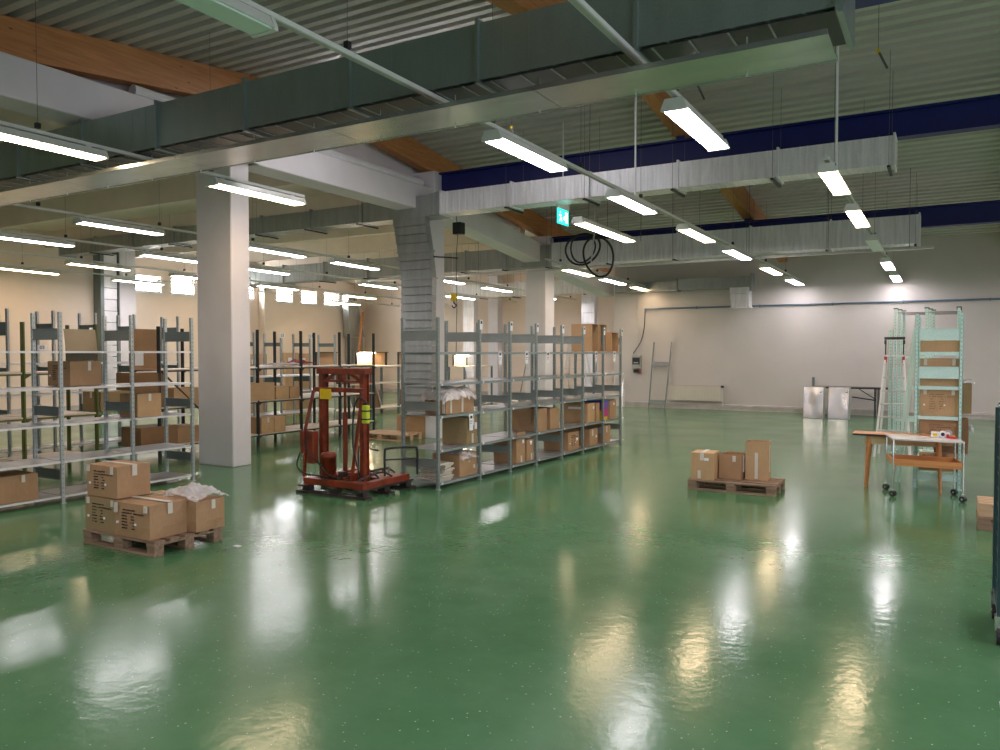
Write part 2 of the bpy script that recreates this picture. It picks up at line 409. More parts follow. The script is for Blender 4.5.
# dark ribbed liner seen under the big duct
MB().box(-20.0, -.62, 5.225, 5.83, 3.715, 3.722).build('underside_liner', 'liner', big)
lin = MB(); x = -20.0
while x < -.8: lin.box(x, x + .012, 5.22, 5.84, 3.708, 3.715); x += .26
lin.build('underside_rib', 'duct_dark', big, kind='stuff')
tr = thing('cable_tray', 'long flat reflective metal tray hung on rods beneath the large duct', 'tray', (-14.6, 5.2, 3.47))
xs = [-.62 - 1.95 * k for k in range(10, -1, -1)]
for a, b in zip(xs, xs[1:]):
    MB().box(a + .004, b - .004, 4.94, 5.40, 3.47, 3.485).box(a + .004, b - .004, 4.925, 4.94, 3.465, 3.50).box(a + .004, b - .004, 5.40, 5.415, 3.465, 3.50).build('tray_section', 'tray', tr)
x = -19.9
while x < -.7:
    MB().tube((x, 5.36, 3.45), (x, 5.36, 3.72), .006, 5).build('hanger_rod', 'alu', tr); x += .78
cb = MB().path([(-20.0, 5.24, 3.50), (-.9, 5.24, 3.50)], .012).path([(-20.0, 5.29, 3.498), (-.8, 5.29, 3.498)], .010); cb.build('cable', 'black', tr)

duct('bright ribbed duct under the nearer blue beam, open end to the right', [-7.9, -6.45, -5.0, -3.55, -2.1, -.62], 11.55, 11.95, 4.10, 4.48, 'duct', .13)
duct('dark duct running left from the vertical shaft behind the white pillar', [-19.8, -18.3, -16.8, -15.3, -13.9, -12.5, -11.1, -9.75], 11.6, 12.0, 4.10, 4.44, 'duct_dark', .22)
j = thing('ventilation_duct', 'galvanised duct shaft that bends down in front of the second white column', 'duct', (-8.6, 11.8, .5))
MB().box(-9.72, -8.22, 11.57, 12.0, 4.08, 4.46).build('junction_box', 'duct_dark', j)
MB().quadbox([(-8.22, 11.57, 4.08), (-7.92, 11.53, 4.08), (-7.92, 11.97, 4.08), (-8.22, 12.0, 4.08), (-8.22, 11.57, 4.46), (-7.92, 11.53, 4.5), (-7.92, 11.97, 4.5), (-8.22, 12.0, 4.46)]).build('connector', 'duct_dark', j)
def shaft(parent, pts, y0, y1, mat, rib=.16):
    # pts: (z, x0, x1) from top to bottom
    for (za, a0, a1), (zb_, b0, b1) in zip(pts, pts[1:]):
        n = max(1, round((za - zb_) / rib)); m = MB()
        for i in range(n):
            t0, t1 = i / n, (i + 1) / n
            L = lambda p, q, t: p + (q - p) * t
            g = .022
            za_, zc_ = L(za, zb_, t0), L(za, zb_, t1) + .006
            m.quadbox([(L(a0, b0, t1), y0 - g, zc_), (L(a1, b1, t1), y0 - g, zc_), (L(a1, b1, t1), y1, zc_), (L(a0, b0, t1), y1, zc_),
                       (L(a0, b0, t0), y0, za_), (L(a1, b1, t0), y0, za_), (L(a1, b1, t0), y1, za_), (L(a0, b0, t0), y1, za_)])
        m.build('duct_section', mat, parent)
        MB().box(b0 - .02, b1 + .02, y0 - .025, y1 + .02, zb_ - .012, zb_ + .012).build('flange', mat, parent)
shaft(j, [(4.08, -9.0, -8.27), (3.45, -8.88, -8.16), (2.95, -8.8, -8.1), (2.2, -8.8, -8.12), (1.4, -8.8, -8.12), (.5, -8.8, -8.12)], 11.57, 11.70, 'duct_dark')
MB().bar((-8.2, 11.6, 3.35), (-7.9, 12.1, 3.35), .025).build('bracket', 'black', j)

duct('long ribbed duct under the farther blue beam, open end near the right wall', [-8.2, -6.65, -5.1, -3.55, -2.0, -.45], 16.6, 17.05, 3.66, 4.2, 'duct', .13)
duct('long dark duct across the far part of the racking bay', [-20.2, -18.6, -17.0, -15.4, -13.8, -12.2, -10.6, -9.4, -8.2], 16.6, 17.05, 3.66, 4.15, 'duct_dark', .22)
ct = thing('cable_tray', 'thin pale cable channel under the farther ribbed duct', 'tray', (-11, 16.2, 3.5))
MB().box(-13.5, -.2, 16.2, 16.3, 3.5, 3.545).build('channel', 'alu', ct)
for x in (-12, -10, -8, -6.6, -5.1, -3.5, -2, -.6): MB().tube((x, 16.25, 3.54), (x, 16.25, zdeck(16.25) if x > -8.9 else 4.75), .005, 5).build('hanger_rod', 'wire', ct)

sd = thing('ventilation_duct', 'small duct along the back wall ending in a short ribbed outlet', 'duct', (-8.2, 20.9, 3.25))
MB().box(-8.2, -6.4, 20.75, 21.05, 3.3, 3.56).build('duct_section', 'duct_dark', sd)
MB().box(-6.38, -4.42, 20.75, 21.05, 3.3, 3.6).build('duct_section', 'duct_dark', sd)
MB().box(-6.41, -6.37, 20.72, 21.08, 3.27, 3.61).build('flange', 'duct_dark', sd)
MB().box(-4.42, -4.38, 20.7, 21.1, 3.2, 3.66).build('end_cap', 'duct_dark', sd)
shaft(sd, [(3.3, -4.95, -4.45), (2.78, -4.9, -4.45)], 20.7, 21.08, 'duct')
fd = duct('pale ribbed duct high on the far wall of the racking bay', [-15.2, -13.9, -12.6, -11.3, -10.0, -8.8], 22.9, 23.2, 3.5, 3.95, 'duct', .15)
f2 = thing('ventilation_duct', 'striped drop shaft at the far wall left of the yellow hook block', 'duct', (-14, 23, 0)); shaft(f2, [(3.5, -14.75, -14.3), (1.9, -14.75, -14.3), (.3, -14.75, -14.3)], 22.95, 23.2, 'duct', .3)
f3 = thing('ventilation_duct', 'striped drop shaft right of the third column', 'duct', (-10, 23, 0)); shaft(f3, [(3.5, -10.2, -9.75), (1.9, -10.2, -9.75), (.3, -10.2, -9.75)], 22.95, 23.2, 'duct', .3)
lw = thing('ventilation_duct', 'louvred vertical shaft on the left wall beside the white pilaster', 'duct', (-20.4, 13.3, 0)); 
for z in [0.2 + .32 * k for k in range(13)]: MB().box(-20.58, -20.30 - (.01 if int(z * 10) % 2 else 0), 13.1, 13.5, z, z + .305).build('louvre_panel', 'duct', lw)
MB().box(-20.58, -20.25, 12.98, 13.08, 0, 4.7).box(-20.58, -20.25, 13.52, 13.55, 0, 4.7).build('side_rail', 'steeld', lw)
w2 = thing('ventilation_duct', 'flat grey shaft slanting down the left wall beside the last window', 'duct', (-20.3, 23, 0))
MB().quadbox([(-20.5, 23.2, 2.2), (-20.2, 23.2, 2.2), (-20.2, 24.1, 2.2), (-20.5, 24.1, 2.2), (-20.5, 23.12, 3.9), (-20.2, 23.12, 3.9), (-20.2, 23.6, 3.9), (-20.5, 23.6, 3.9)]).build('duct_section', 'duct_dark', w2)
MB().box(-20.5, -20.2, 23.3, 24.0, 0, 2.18).build('duct_section', 'duct_dark', w2)
obj = obj_at(MB().bar((-19.9, 23.2, 0.02), (-20.12, 23.9, 3.2), .09), 'timber_plank', 'orangewood', (-20.35, 23.35, 0)); tag(obj, 'tall orange-brown timber plank leaning under the last window', 'plank')

# ------------------------------------------------------------------ lights
def zrow(y): return 3.575 if y < 10 else 3.575 - .022 * (y - 10)
prof_h = [(-.10, 0), (.10, 0), (.066, .073), (-.066, .073)]
def fixture_meshes():
    h = MB(); n = 6; L_ = 1.40
    h.extrude(prof_h, 0, L_, 1); hm = h.mesh('housing'); hm.materials.append(M['lampbody'])
    e = MB().extrude([(-.105, -.018), (.105, -.018), (.105, .002), (.072, .078), (-.072, .078), (-.105, .002)], -.03, 0, 1)
    em = e.mesh('end_cap'); em.materials.append(M['lampbody'])
    lens = {}
    for k in ('lens_w', 'lens_o', 'lens_off'):
        l = MB().box(-.088, .088, .01, L_ - .01, -.014, -.001); lm = l.mesh('lens'); lm.materials.append(M[k]); lens[k] = lm
    return hm, em, lens
HM, EM, LENS = fixture_meshes()
CLIP = MB().box(-.02, .02, 0, .06, .074, .10).mesh('clip'); CLIP.materials.append(M['lampbody'])
def fixture(x, y, z, kind, label, pitch=0, rz=0, group=None):
    t = thing('light_fixture', label, 'lamp', (x, y, z), rz, group); t.rotation_euler = (pitch, 0, rz)
    link('housing', HM, t); link('end_cap', EM, t); link('end_cap', EM, t, loc=(0, 1.43, 0)); link('lens', LENS[kind], t)
    for a in (.10, 1.24): link('clip', CLIP, t, loc=(0, a, 0))
    return t
def row(rname, x0, x1, ya, yb, lamps, hang=2.0, pipe=()):
    """x0 at y=10 and before, x1 at y=21"""
    X = lambda y: x0 if y < 10 else x0 + (x1 - x0) * (y - 10) / 11
    t = thing('light_track', 'pale lighting track over ' + rname, 'lighting track', (x0, ya, 3.68))
    pts = [ya] + ([10] if ya < 10 < yb else []) + [yb]
    for a, b in zip(pts, pts[1:]):
        MB().bar((X(a), a, zrow(a) + .115), (X(b), b, zrow(b) + .115), .055, .032).build('track', 'lampbody', t)
        MB().bar((X(a), a, zrow(a) + .0975), (X(b), b, zrow(b) + .0975), .035, .004).build('track_groove', 'base', t)
    y = ya + .7
    while y < yb:
        top = zdeck(y) if X(y) > -8.9 else 4.75
        if any(a < y < b for a, b in ((4.85, 5.98), (7.25, 7.65), (11.45, 12.5), (16.1, 17.4))): y += .6; continue
        m = MB().tube((X(y), y, zrow(y) + .15), (X(y), y, top), .0028, 4); h = m.build('hanger_wire', 'wire', t)
        MB().box(X(y) - .02, X(y) + .02, y - .02, y + .02, zrow(y) + .15, zrow(y) + .20).build('hook', 'black', h)
        y += hang
    for y in pipe: MB().tube((X(y), y, zrow(y) + .14), (X(y), y, zdeck(y)), .014, 8).build('white_pipe', 'white', t)
    for y, k, lab in lamps:
        sl = math.atan(-.022) if y > 9.5 else 0
        rz = math.atan2(-(x1 - x0), 11) if y > 9.5 else 0
        fixture(X(y), y, zrow(y), k, lab, sl, rz)
W, O, OFF = 'lens_w', 'lens_o', 'lens_off'
row('the foreground beside the large duct end', -1.93, -1.93, 1.5, 7.65, [(6.17, W, 'brightest white lamp, hung just beyond the large duct, right of centre')])
row('the right side of the hall', -1.14, -1.02, 9.0, 21.25, [(9.1, O, 'warm lamp beside the long white pipe, nearest of the right-hand row'), (11.55, O, 'second warm lamp of the right-hand row, before the farther duct'), (14.3, OFF, 'unlit lamp in the right-hand row crossing the farther ribbed duct'),
    (17.3, W, 'small white lamp of the right-hand row beyond the farther duct'), (19.8, W, 'farthest lamp of the right-hand row above the teal shelving')], pipe=(9.9,))
row('the middle of the hall', -3.66, -3.26, 1.5, 21.3, pipe=(10.0,), lamps=[(2.02, OFF, 'large unlit lamp at the top edge of the picture'), (6.2, W, 'bright white lamp directly below the large duct near the exit sign'), (9.2, W, 'white lamp under the nearer bright duct in the middle row'),
    (11.95, O, 'warm orange lamp in the middle row before the farther duct'), (14.4, W, 'white lamp in the middle row under the farther duct'), (17.2, O, 'small warm lamp in the middle row near the back wall'), (19.7, W, 'last lamp of the middle row, shining onto the back wall')])
row('the front racks from the pillar to the left', -7.5, -7.5, 1.5, 7.7, [(3.42, O, 'long lit lamp at the left edge under the large duct'), (6.22, O, 'warm-white lamp crossing the top of the white pillar')])
row('the end of the central racks', -7.5, -7.3, 14.8, 21.2, [(15.7, O, 'warm lamp behind the black cable coil'), (17.75, W, 'white lamp next to the cable coil, before the third column'), (19.8, O, 'lamp nearest the corner of the back wall')])
row('the dark racks behind the pillar', -11.45, -11.0, 4.5, 24, [(7.0, W, 'white lamp left of the white pillar, upper row'), (10.25, W, 'white lamp right of the white pillar, upper row'), (12.5, W, 'white lamp just left of the vertical duct shaft'), (15.9, W, 'white lamp right of the vertical shaft behind the hoist cables'), (18.3, W, 'white lamp left of the third column'), (21.0, W, 'small white lamp right of the third column')])
row('the second aisle of the bay', -14.15, -13.4, 4.5, 24, [(7.1, W, 'white lamp at the left edge, second row of the bay'), (9.95, W, 'white lamp touching the left side of the pillar, second row'), (12.3, W, 'white lamp right of the pillar, second row'), (16.2, W, 'white lamp behind the shaft in the second row'), (20.0, W, 'white lamp beyond the hoist hook, second row')])
row('the third aisle of the bay', -16.95, -16.3, 4.5, 24, [(6.9, O, 'warm lamp end at the left edge, third row of the bay'), (10.1, O, 'warm lamp of the third row above the green posts'), (12.65, W, 'small lamp end beside the pillar, third row'), (15.3, W, 'lamp over the window corner, third row'), (18.6, O, 'warm lamp right of the windows, third row')])
row('the windows of the left wall', -19.35, -18.6, 4.5, 24, [(9.8, O, 'warm lamp over the plain left wall'), (12.65, W, 'white lamp in front of the first window'), (15.4, O, 'lamp in front of the middle windows'), (20.4, O, 'lone warm lamp left of the vertical shaft, near the corner')])
g = fixture(-4.88, 10.85, 3.58, O, 'long warm lamp hung right next to the green exit sign'); g.scale = (1, 1.45, 1); g.rotation_euler = (R(-1.2), 0, R(-2))
for y in (11.1, 12.6): MB().tube((-4.88, y, 3.66), (-4.88, y, zdeck(y)), .005, 5).build('hanger_wire', 'wire', g)
for i, (x, y) in enumerate(((-7.55, 8.35), (-6.1, 8.35))):
    fixture(x, y, 5.4, W, ('left' if i == 0 else 'right') + ' one of two lamps under the roof seen above the large duct', 0, R(-90))

# ------------------------------------------------------------------ shelving
def rackpost(h, w=.045):
    m = MB().box(-w / 2, w / 2, -w / 2, -w / 2 + .006, 0, h).box(-w / 2, -w / 2 + .006, -w / 2, w / 2, 0, h).box(w / 2 - .006, w / 2, -w / 2, w / 2, 0, h).box(-w / 2, w / 2, w / 2 - .006, w / 2, 0, h)
    m.box(-w / 2 - .01, w / 2 + .01, -w / 2 - .01, w / 2 + .01, 0, .008)
    return m
def perf(h, w=.045, dz=.05):
    m = MB(); z = .06
    while z < h - .03:
        m.poly([(w / 2 + .0015, -.004, z), (w / 2 + .0015, .004, z), (w / 2 + .0015, .004, z + .014), (w / 2 + .0015, -.004, z + .014)], [(0, 1, 2, 3)])
        m.poly([(-.004, -w / 2 - .0015, z), (.004, -w / 2 - .0015, z), (.004, -w / 2 - .0015, z + .014), (-.004, -w / 2 - .0015, z + .014)], [(0, 1, 2, 3)]); z += dz
    return m
def rack(label, pts, depth, h, levels, mp='steel', ms='shelf', mt='steeld', panels=((1.73, 1.85), (.92, 1.02), (.25, .35)), perfs=True, skip=(), w=.045, thick=.03, lip=.03, group=None):
    """pts: list of (x, y) of the front posts; back posts at x - depth"""
    t = thing('shelving_rack', label, 'shelving', (pts[0][0], pts[0][1], 0), group=group)
    b = BASE[t.name]
    pm = rackpost(h, w).mesh('post'); pm.materials.append(M[mp] if isinstance(mp, str) else M['steel'])
    qm = perf(h, w).mesh('perforations', fix=False); qm.materials.append(M['steeld'])
    for i, (x, y) in enumerate(pts):
        for xx in (x, x - depth):
            p = link('post', pm, t, loc=(xx - b[0], y - b[1], 0)); BASE[p.name] = (xx, y, 0)
            if perfs: link('perforations', qm, p, kind='stuff')
        for z0, z1 in panels:
            MB().box(x - depth + w / 2, x - w / 2, y - .012, y + .012, z0, z1).box(x - depth + w / 2, x - w / 2, y - .02, y + .02, z1 - .012, z1).box(x - depth + w / 2, x - w / 2, y - .02, y + .02, z0, z0 + .012).build('tie_panel', mt, t)
    for (xa, ya), (xb, yb) in zip(pts, pts[1:]):
        for k, z in enumerate(levels):
            if (k, round(ya, 2)) in skip: continue
            g = w / 2 + .004
            m = MB().quadbox([(xa - depth, ya + g, z - .008), (xa + .01, ya + g, z - .008), (xb + .01, yb - g, z - .008), (xb - depth, yb - g, z - .008),
                              (xa - depth, ya + g, z), (xa + .01, ya + g, z), (xb + .01, yb - g, z), (xb - depth, yb - g, z)])
            m.quadbox([(xa - .005, ya + g, z - lip), (xa + .012, ya + g, z - lip), (xb + .012, yb - g, z - lip), (xb - .005, yb - g, z - lip),
                       (xa - .005, ya + g, z), (xa + .012, ya + g, z), (xb + .012, yb - g, z), (xb - .005, yb - g, z)])
            m.quadbox([(xa - depth, ya + g, z - lip), (xa - depth + .015, ya + g, z - lip), (xb - depth + .015, yb - g, z - lip), (xb - depth, yb - g, z - lip),
                       (xa - depth, ya + g, z), (xa - depth + .015, ya + g, z), (xb - depth + .015, yb - g, z), (xb - depth, yb - g, z)])
            o_ = m.build('shelf', ms, t); o_.data.materials.append(M['shelftop'])
            for p_ in o_.data.polygons:
                if p_.normal.z > .9 and p_.area > .02: p_.material_index = 1
    return t
LV = [.085, .45, .84, 1.225, 1.61]
rl = rack('grey perforated metal shelving at the front left, mostly empty', [(-8.05, 3.07), (-8.05, 3.88), (-8.05, 4.7), (-8.05, 5.52), (-8.05, 6.33)], .5, 2.02, LV, w=.034, lip=.022)
Yr = [7.33, 8.2, 8.93, 9.64, 10.42, 11.14, 11.9, 12.63]
rr = rack('long central run of grey metal shelving with hanging paper tags', [(-5.06 + .035 * (y - 7.33), y) for y in Yr], .5, 2.0, [.08, .46, .86, 1.235, 1.6], 'steelmid', 'steelmid', 'panelmid', w=.034)
def hangtag(par, x, y, z, w=.055, h=.15, mat='white', mark='ink'):
    g = MB().box(x, x + .003, y - w / 2, y + w / 2, z - h, z).build('hanging_tag', mat, par)
    if mark: MB().box(x + .003, x + .0045, y - w * .28, y + w * .28, z - .055, z - .02).box(x + .003, x + .0045, y - w * .3, y + w * .3, z - .09, z - .082).box(x + .003, x + .0045, y - w * .3, y + w * .2, z - .115, z - .109).build('tag_print', mark, g)
for y, z in ((8.65, 1.61), (9.34, 1.61), (9.95, 1.61), (11.58, 1.61), (12.32, 1.61), (7.98, .84)): hangtag(rr, -5.04 + .035 * (y - 7.33), y, z, .085, .17 if y != 7.98 else .2)
for y in Yr[1:]:
    x = -5.06 + .035 * (y - 7.33) + .024
    g = MB().box(x, x + .003, y - .03, y + .03, 1.88, 2.0).build('post_label', 'white', rr); MB().box(x + .003, x + .0045, y - .018, y + .018, 1.95, 1.985).build('tag_print', 'ink', g)
for z in (.09, .47, .86, 1.24):
    for y in Yr: 
        x = -5.06 + .035 * (y - 7.33) + .028
        m = MB().box(x, x + .008, y + .03, y + .055, z - .028, z - .006)
        m.build('shelf_clip', 'white', rr)

# dark / olive racks with board shelves
def boardrack(label, ys, x, depth, h, levels, mat, brace=None, group=None):
    t = thing('shelving_rack', label, 'shelving', (x, ys[0], 0), group=group)
    for y in ys:
        for xx in (x, x - depth):
            m = MB().box(xx - .018, xx + .018, y - .004, y + .02, 0, h).box(xx - .018, xx + .018, y - .02, y - .014, 0, h).box(xx - .018, xx - .012, y - .02, y + .02, 0, h)
            m.build('post', mat, t)
            for z in levels: MB().poly([(xx, y + .02, z - .04), (xx, y + .10, z - .04), (xx, y + .02, z - .09), (xx - .012, y + .02, z - .04), (xx - .012, y + .10, z - .04), (xx - .012, y + .02, z - .09)], [(0, 1, 2), (3, 5, 4), (0, 3, 4, 1), (1, 4, 5, 2), (2, 5, 3, 0)]).build('bracket', mat, t)
    for a, b in zip(ys, ys[1:]):
        for z in levels:
            MB().box(x - depth, x + .02, a + .022, b - .022, z - .018, z).build('shelf_board', 'board', t)
            for q in (x - .01, x - depth - .01): MB().box(q, q + .03, a + .022, b - .022, z - .04, z - .018).build('shelf_rail', mat, t)
    return t
boardrack('olive green post shelving behind the front left racks', [4.46, 5.43, 6.40], -10.12, .66, 1.98, [.2, .77, 1.34], 'olive')
bk = boardrack('black post shelving behind the white pillar with pale board shelves', [7.38, 8.3, 9.28, 10.3, 11.33, 12.35], -10.12, .66, 1.98, [.2, .77, 1.34], 'blackpost')
MB().bar((-10.1, 7.42, 1.3), (-10.1, 8.3, .5), .02).build('diagonal_brace', 'black', bk)
r3 = rack('taller grey shelving at the far left with end panels', [(-12.2, y) for y in (4.9, 5.6, 6.33, 7.02, 7.72, 8.42, 9.3)], .45, 2.25, [.1, .5, .95, 1.43], 'steel', 'shelf', 'steeld', ((1.85, 2.05), (1.25, 1.36), (.6, .72)), perfs=False, w=.036)
r4 = rack('grey shelving frames with sign labels in the middle of the bay', [(-12.2, y) for y in (11.1, 11.84, 12.7, 13.5)], .5, 2.0, [.3, .77, 1.1], 'steel', 'shelf', 'steeld', ((1.72, 1.8), (.95, 1.1)), perfs=False, w=.036)
def sign(par, x, y, z, text, w=.2, h=.12):
    g = MB().box(x, x + .006, y - w / 2, y + w / 2, z - h / 2, z + h / 2).build('number_sign', 'white', par)
    cu = bpy.data.curves.new('sign_text', 'FONT'); cu.body = text; cu.size = h * .95 * S; cu.align_x = 'CENTER'; cu.align_y = 'CENTER'; cu.extrude = .001
    cu.materials.append(M['ink']); tmp = bpy.data.objects.new('tmp', cu); COL.objects.link(tmp); bpy.context.view_layer.update()
    tm = bpy.data.meshes.new_from_object(tmp); bpy.data.objects.remove(tmp); o = bpy.data.objects.new('sign_text', tm); COL.objects.link(o); o.parent = g
    b = BASE[par.name]; o.location = ((x + .009 - b[0]) * S, (y - b[1]) * S, (z - b[2]) * S); o.rotation_euler = (R(90), 0, R(90))
sign(r3, -12.17, 6.82, 1.67, '03', .14, .08); sign(r3, -12.17, 7.66, 1.96, '03', .14, .08)
sign(r4, -12.17, 11.84, 1.95, '03', .12, .1); sign(r4, -12.17, 12.7, 1.95, '03', .12, .1)

# ------------------------------------------------------------------ cartons
def softbox(w, d, h, bulge=.012, seed=0, n=3, open_top=False):
    m = MB(); rr_ = random.Random(seed)
    def face(o, a, b, nx, ny, nrm):
        o, a, b, nrm = map(Vector, (o, a, b, nrm))
        def fn(u, v):
            k = 16 * u * (1 - u) * v * (1 - v)
            return o + a * u + b * v + nrm * (bulge * k * (1 + .5 * noise.noise(Vector((u * 3 + seed, v * 3, seed * 1.7)))))
        m.grid(n, n, fn)
    face((0, 0, 0), (w, 0, 0), (0, 0, h), n, n, (0, -1, 0)); face((w, 0, 0), (0, d, 0), (0, 0, h), n, n, (1, 0, 0))
    face((w, d, 0), (-w, 0, 0), (0, 0, h), n, n, (0, 1, 0)); face((0, d, 0), (0, -d, 0), (0, 0, h), n, n, (-1, 0, 0))
    face((0, d, 0), (w, 0, 0), (0, -d, 0), n, n, (0, 0, 0))
    if not open_top: face((0, 0, h), (w, 0, 0), (0, d, 0), n, n, (0, 0, .3))
    return m
def carton(label, x, y, z, w, d, h, rz=0, mat='card', tape='x', marks=None, seed=None, bulge=.010, stick=(), group=None, flaps=False, open_to=None, patch=(), rflap=0):
    """near-left-bottom corner at (x, y, z) before rotation; w along X, d along Y. marks: face name with printed lines."""
    seed = seed if seed is not None else rng.randint(0, 999)
    t = thing('cardboard_box', label, 'box', (x, y, z), rz, group)
    bl = dict(local=True)
    if open_to:
        e = .008; m = MB()
        m.box(0, w, 0, e, 0, h).box(0, w, d - e, d, 0, h).box(0, w, e, d - e, 0, e) if True else None
        if open_to == '+x': m.box(0, w, e, d - e, h - e, h).box(0, e, e, d - e, e, h - e)
        else: m.box(0, e, e, d - e, e, h).box(w - e, w, e, d - e, e, h)
        m.build('body', mat, t, **bl)
    else:
        softbox(w, d, h, bulge, seed).build('body', mat, t, smooth=False, **bl)
    if flaps:
        m = MB().box(.003, w - .003, -.006, 0, h - .002, h + flaps); m.build('flap', mat, t, **bl)
        MB().box(.003, w - .003, d, d + .006, h - .002, h + flaps * .9).build('flap', mat, t, **bl)
        MB().quadbox([(w, .005, h), (w + .006, .005, h), (w + .006, d - .005, h), (w, d - .005, h), (w + .04, .01, h + flaps * .8), (w + .046, .01, h + flaps * .8), (w + .046, d - .01, h + flaps * .8), (w + .04, d - .01, h + flaps * .8)]).build('flap', mat, t, **bl)
        MB().quadbox([(-.006, .005, h), (0, .005, h), (0, d - .005, h), (-.006, d - .005, h), (-.03, .01, h + flaps * .8), (-.024, .01, h + flaps * .8), (-.024, d - .01, h + flaps * .8), (-.03, d - .01, h + flaps * .8)]).build('flap', mat, t, **bl)
    if rflap: MB().box(w - .004, w + .004, .002, d - .002, h, h + rflap).build('flap', mat, t, **bl)
    q = .022; b = bulge
    if tape == 'x':
        MB().box(-.001, w + b + .003, d / 2 - q, d / 2 + q, h + b * .5, h + b * .5 + .004).build('tape', 'tape', t, **bl)
        MB().box(w + b, w + b + .004, d / 2 - q, d / 2 + q, h - .085, h + .003).build('tape', 'tape', t, **bl)
    elif tape == 'y':
        MB().box(w / 2 - q, w / 2 + q, -b - .003, d, h + b * .5, h + b * .5 + .004).build('tape', 'tape', t, **bl)
        MB().box(w / 2 - q, w / 2 + q, -b - .004, -b, h - .085, h + .003).build('tape', 'tape', t, **bl)
    elif tape == 'seam':
        MB().box(w / 2 - q, w / 2 + q, -b - .004, -b, h * .06, h * .94).build('tape', 'tape', t, **bl)
    for f, u, v0, v1 in stick:      # short tape strips: face, position along it, z range (fractions)
        if f == 'f': m = MB().box(u * w - q * .8, u * w + q * .8, -b - .004, -b * .6, v0 * h, v1 * h)
        else: m = MB().box(w + b * .6, w + b + .004, u * d - q * .8, u * d + q * .8, v0 * h, v1 * h)
        m.build('tape', 'tape', t, **bl)
    for f, u, v, pw, ph in patch:   # white shipping labels
        if f == 'f': m = MB().box(u * w, u * w + pw, -b - .004, -b * .6, v * h, v * h + ph)
        else: m = MB().box(w + b * .6, w + b + .004, u * d, u * d + pw, v * h, v * h + ph)
        m.build('paper_label', 'white', t, **bl)
    if marks:
        r_ = random.Random(seed); m = MB(); rows_ = 7
        L_ = w if marks == 'f' else d
        for k in range(rows_):
            zz = h * (.80 - .09 * k); u = .26 * L_; end = L_ * (.86 if k == 1 else (.62 if k < 1 else .60))
            while u < end:
                cw = r_.uniform(.005, .011)
                if (k < 2 or not .40 * L_ < u < .5 * L_) and r_.random() < .85:
                    hh = r_.uniform(.005, .009)
                    if marks == 'f': m.box(u, u + cw * .7, -b - .0035, -b * .5, zz, zz + hh)
                    else: m.box(w + b * .5, w + b + .0035, u, u + cw * .7, zz, zz + hh)
                u += cw + .003
        m.build('printed_text', 'ink', t, **bl)
        for u in (.1, .62):
            mm = MB()
            if marks == 'f': mm.box(u * w, u * w + .018, -b - .0035, -b * .4, h * .38, h * .38 + .018)
            else: mm.box(w + b * .4, w + b + .0035, u * d, u * d + .018, h * .38, h * .38 + .018)
            mm.build('white_dot', 'white', t, **bl)
    return t
def film(name, label, cat, cx, cy, cz, rx, ry, h, seed=1, mat='bag', n=18, droop=0):
    def fn(u, v):
        a = (u - .5) * 2; b2 = (v - .5) * 2; k = max(0, 1 - (a * a + b2 * b2) * .5)
        nz = noise.noise(Vector((a * 2.6 + seed, b2 * 2.6, seed))) ; n2 = noise.noise(Vector((a * 6 + seed, b2 * 6, seed * 2)))
        return (cx + rx * a * (1 + .12 * nz), cy + ry * b2 * (1 + .12 * n2), cz + h * (k ** 1.2 * (.65 + .7 * nz) + .18 * n2) - droop * max(0, max(abs(a), abs(b2)) - .72) / .28 * (.6 + .8 * n2 + .4))
    o = obj_at(MB().grid(n, n, fn), name, mat, (cx, cy, cz)); tag(o, label, cat); 
    sm = o.modifiers.new('s', 'SOLIDIFY'); sm.thickness = .003
    return o

def pallet(label, x, y, w, d, mat='pallet', h=.12, along='x', rz=0):
    t = thing('pallet', label, 'pallet', (x, y, 0), rz)
    bl = dict(local=True); e = .018
    n = 5; bw = d * .145
    for i in range(n):
        y0 = i * (d - bw) / (n - 1); MB().box(0, w, y0, y0 + bw, h - e, h).build('deck_board', mat, t, bevel=.002, **bl)
    for i in range(3):
        x0 = i * (w - .1) / 2
        MB().box(x0, x0 + .1, .001, d - .001, h - 2 * e, h - e).build('cross_board', mat, t, bevel=.002, **bl)
        for k in range(3):
            y0 = k * (d - .09) / 2; MB().box(x0 + .002, x0 + .112 if i < 2 else x0 + .098, y0 + .002, y0 + .088, e, h - 2 * e).build('block', mat, t, bevel=.003, **bl)
    for k in range(3):
        y0 = k * (d - .09) / 2; MB().box(0, w, y0, y0 + .088, 0, e).build('bottom_board', mat, t, bevel=.002, **bl)
    return t
# left pallet and its load
pallet('brown pallet at the front left under four cartons', -6.225, 3.80, .93, .655)
carton('bottom left carton on the front left pallet, printed with black text', -6.235, 3.83, .122, .42, .34, .27, R(0), 'cardg', None, 'f', 11, .006, stick=(('f', .12, .8, .99), ('f', .9, .8, .99)))
carton('bulging front carton on the front left pallet with white tape', -5.80, 3.81, .122, .43, .345, .27, R(1), 'card', 'x', 'f', 23, .018, stick=(('f', .08, .7, .99), ('f', .93, .8, .99)))
carton('top carton stacked on the front left pallet', -6.235, 3.85, .40, .41, .30, .26, R(0), 'card', 'x', 'f', 5, .008, stick=(('f', .08, .78, .99), ('f', .85, .75, .99)))
carton('right carton on the front left pallet under a plastic bag', -5.70, 4.17, .122, .42, .29, .25, R(1), 'card', None, None, 31, .018, stick=(('r', .55, .7, .99),))
carton('carton hidden at the back of the front left pallet', -6.16, 4.24, .122, .36, .26, .22, 0, 'cardl', 'x')
film('plastic_bag', 'crumpled clear plastic bag on the right carton of the left pallet', 'bag', -5.48, 4.32, .38, .22, .17, .13, 3)
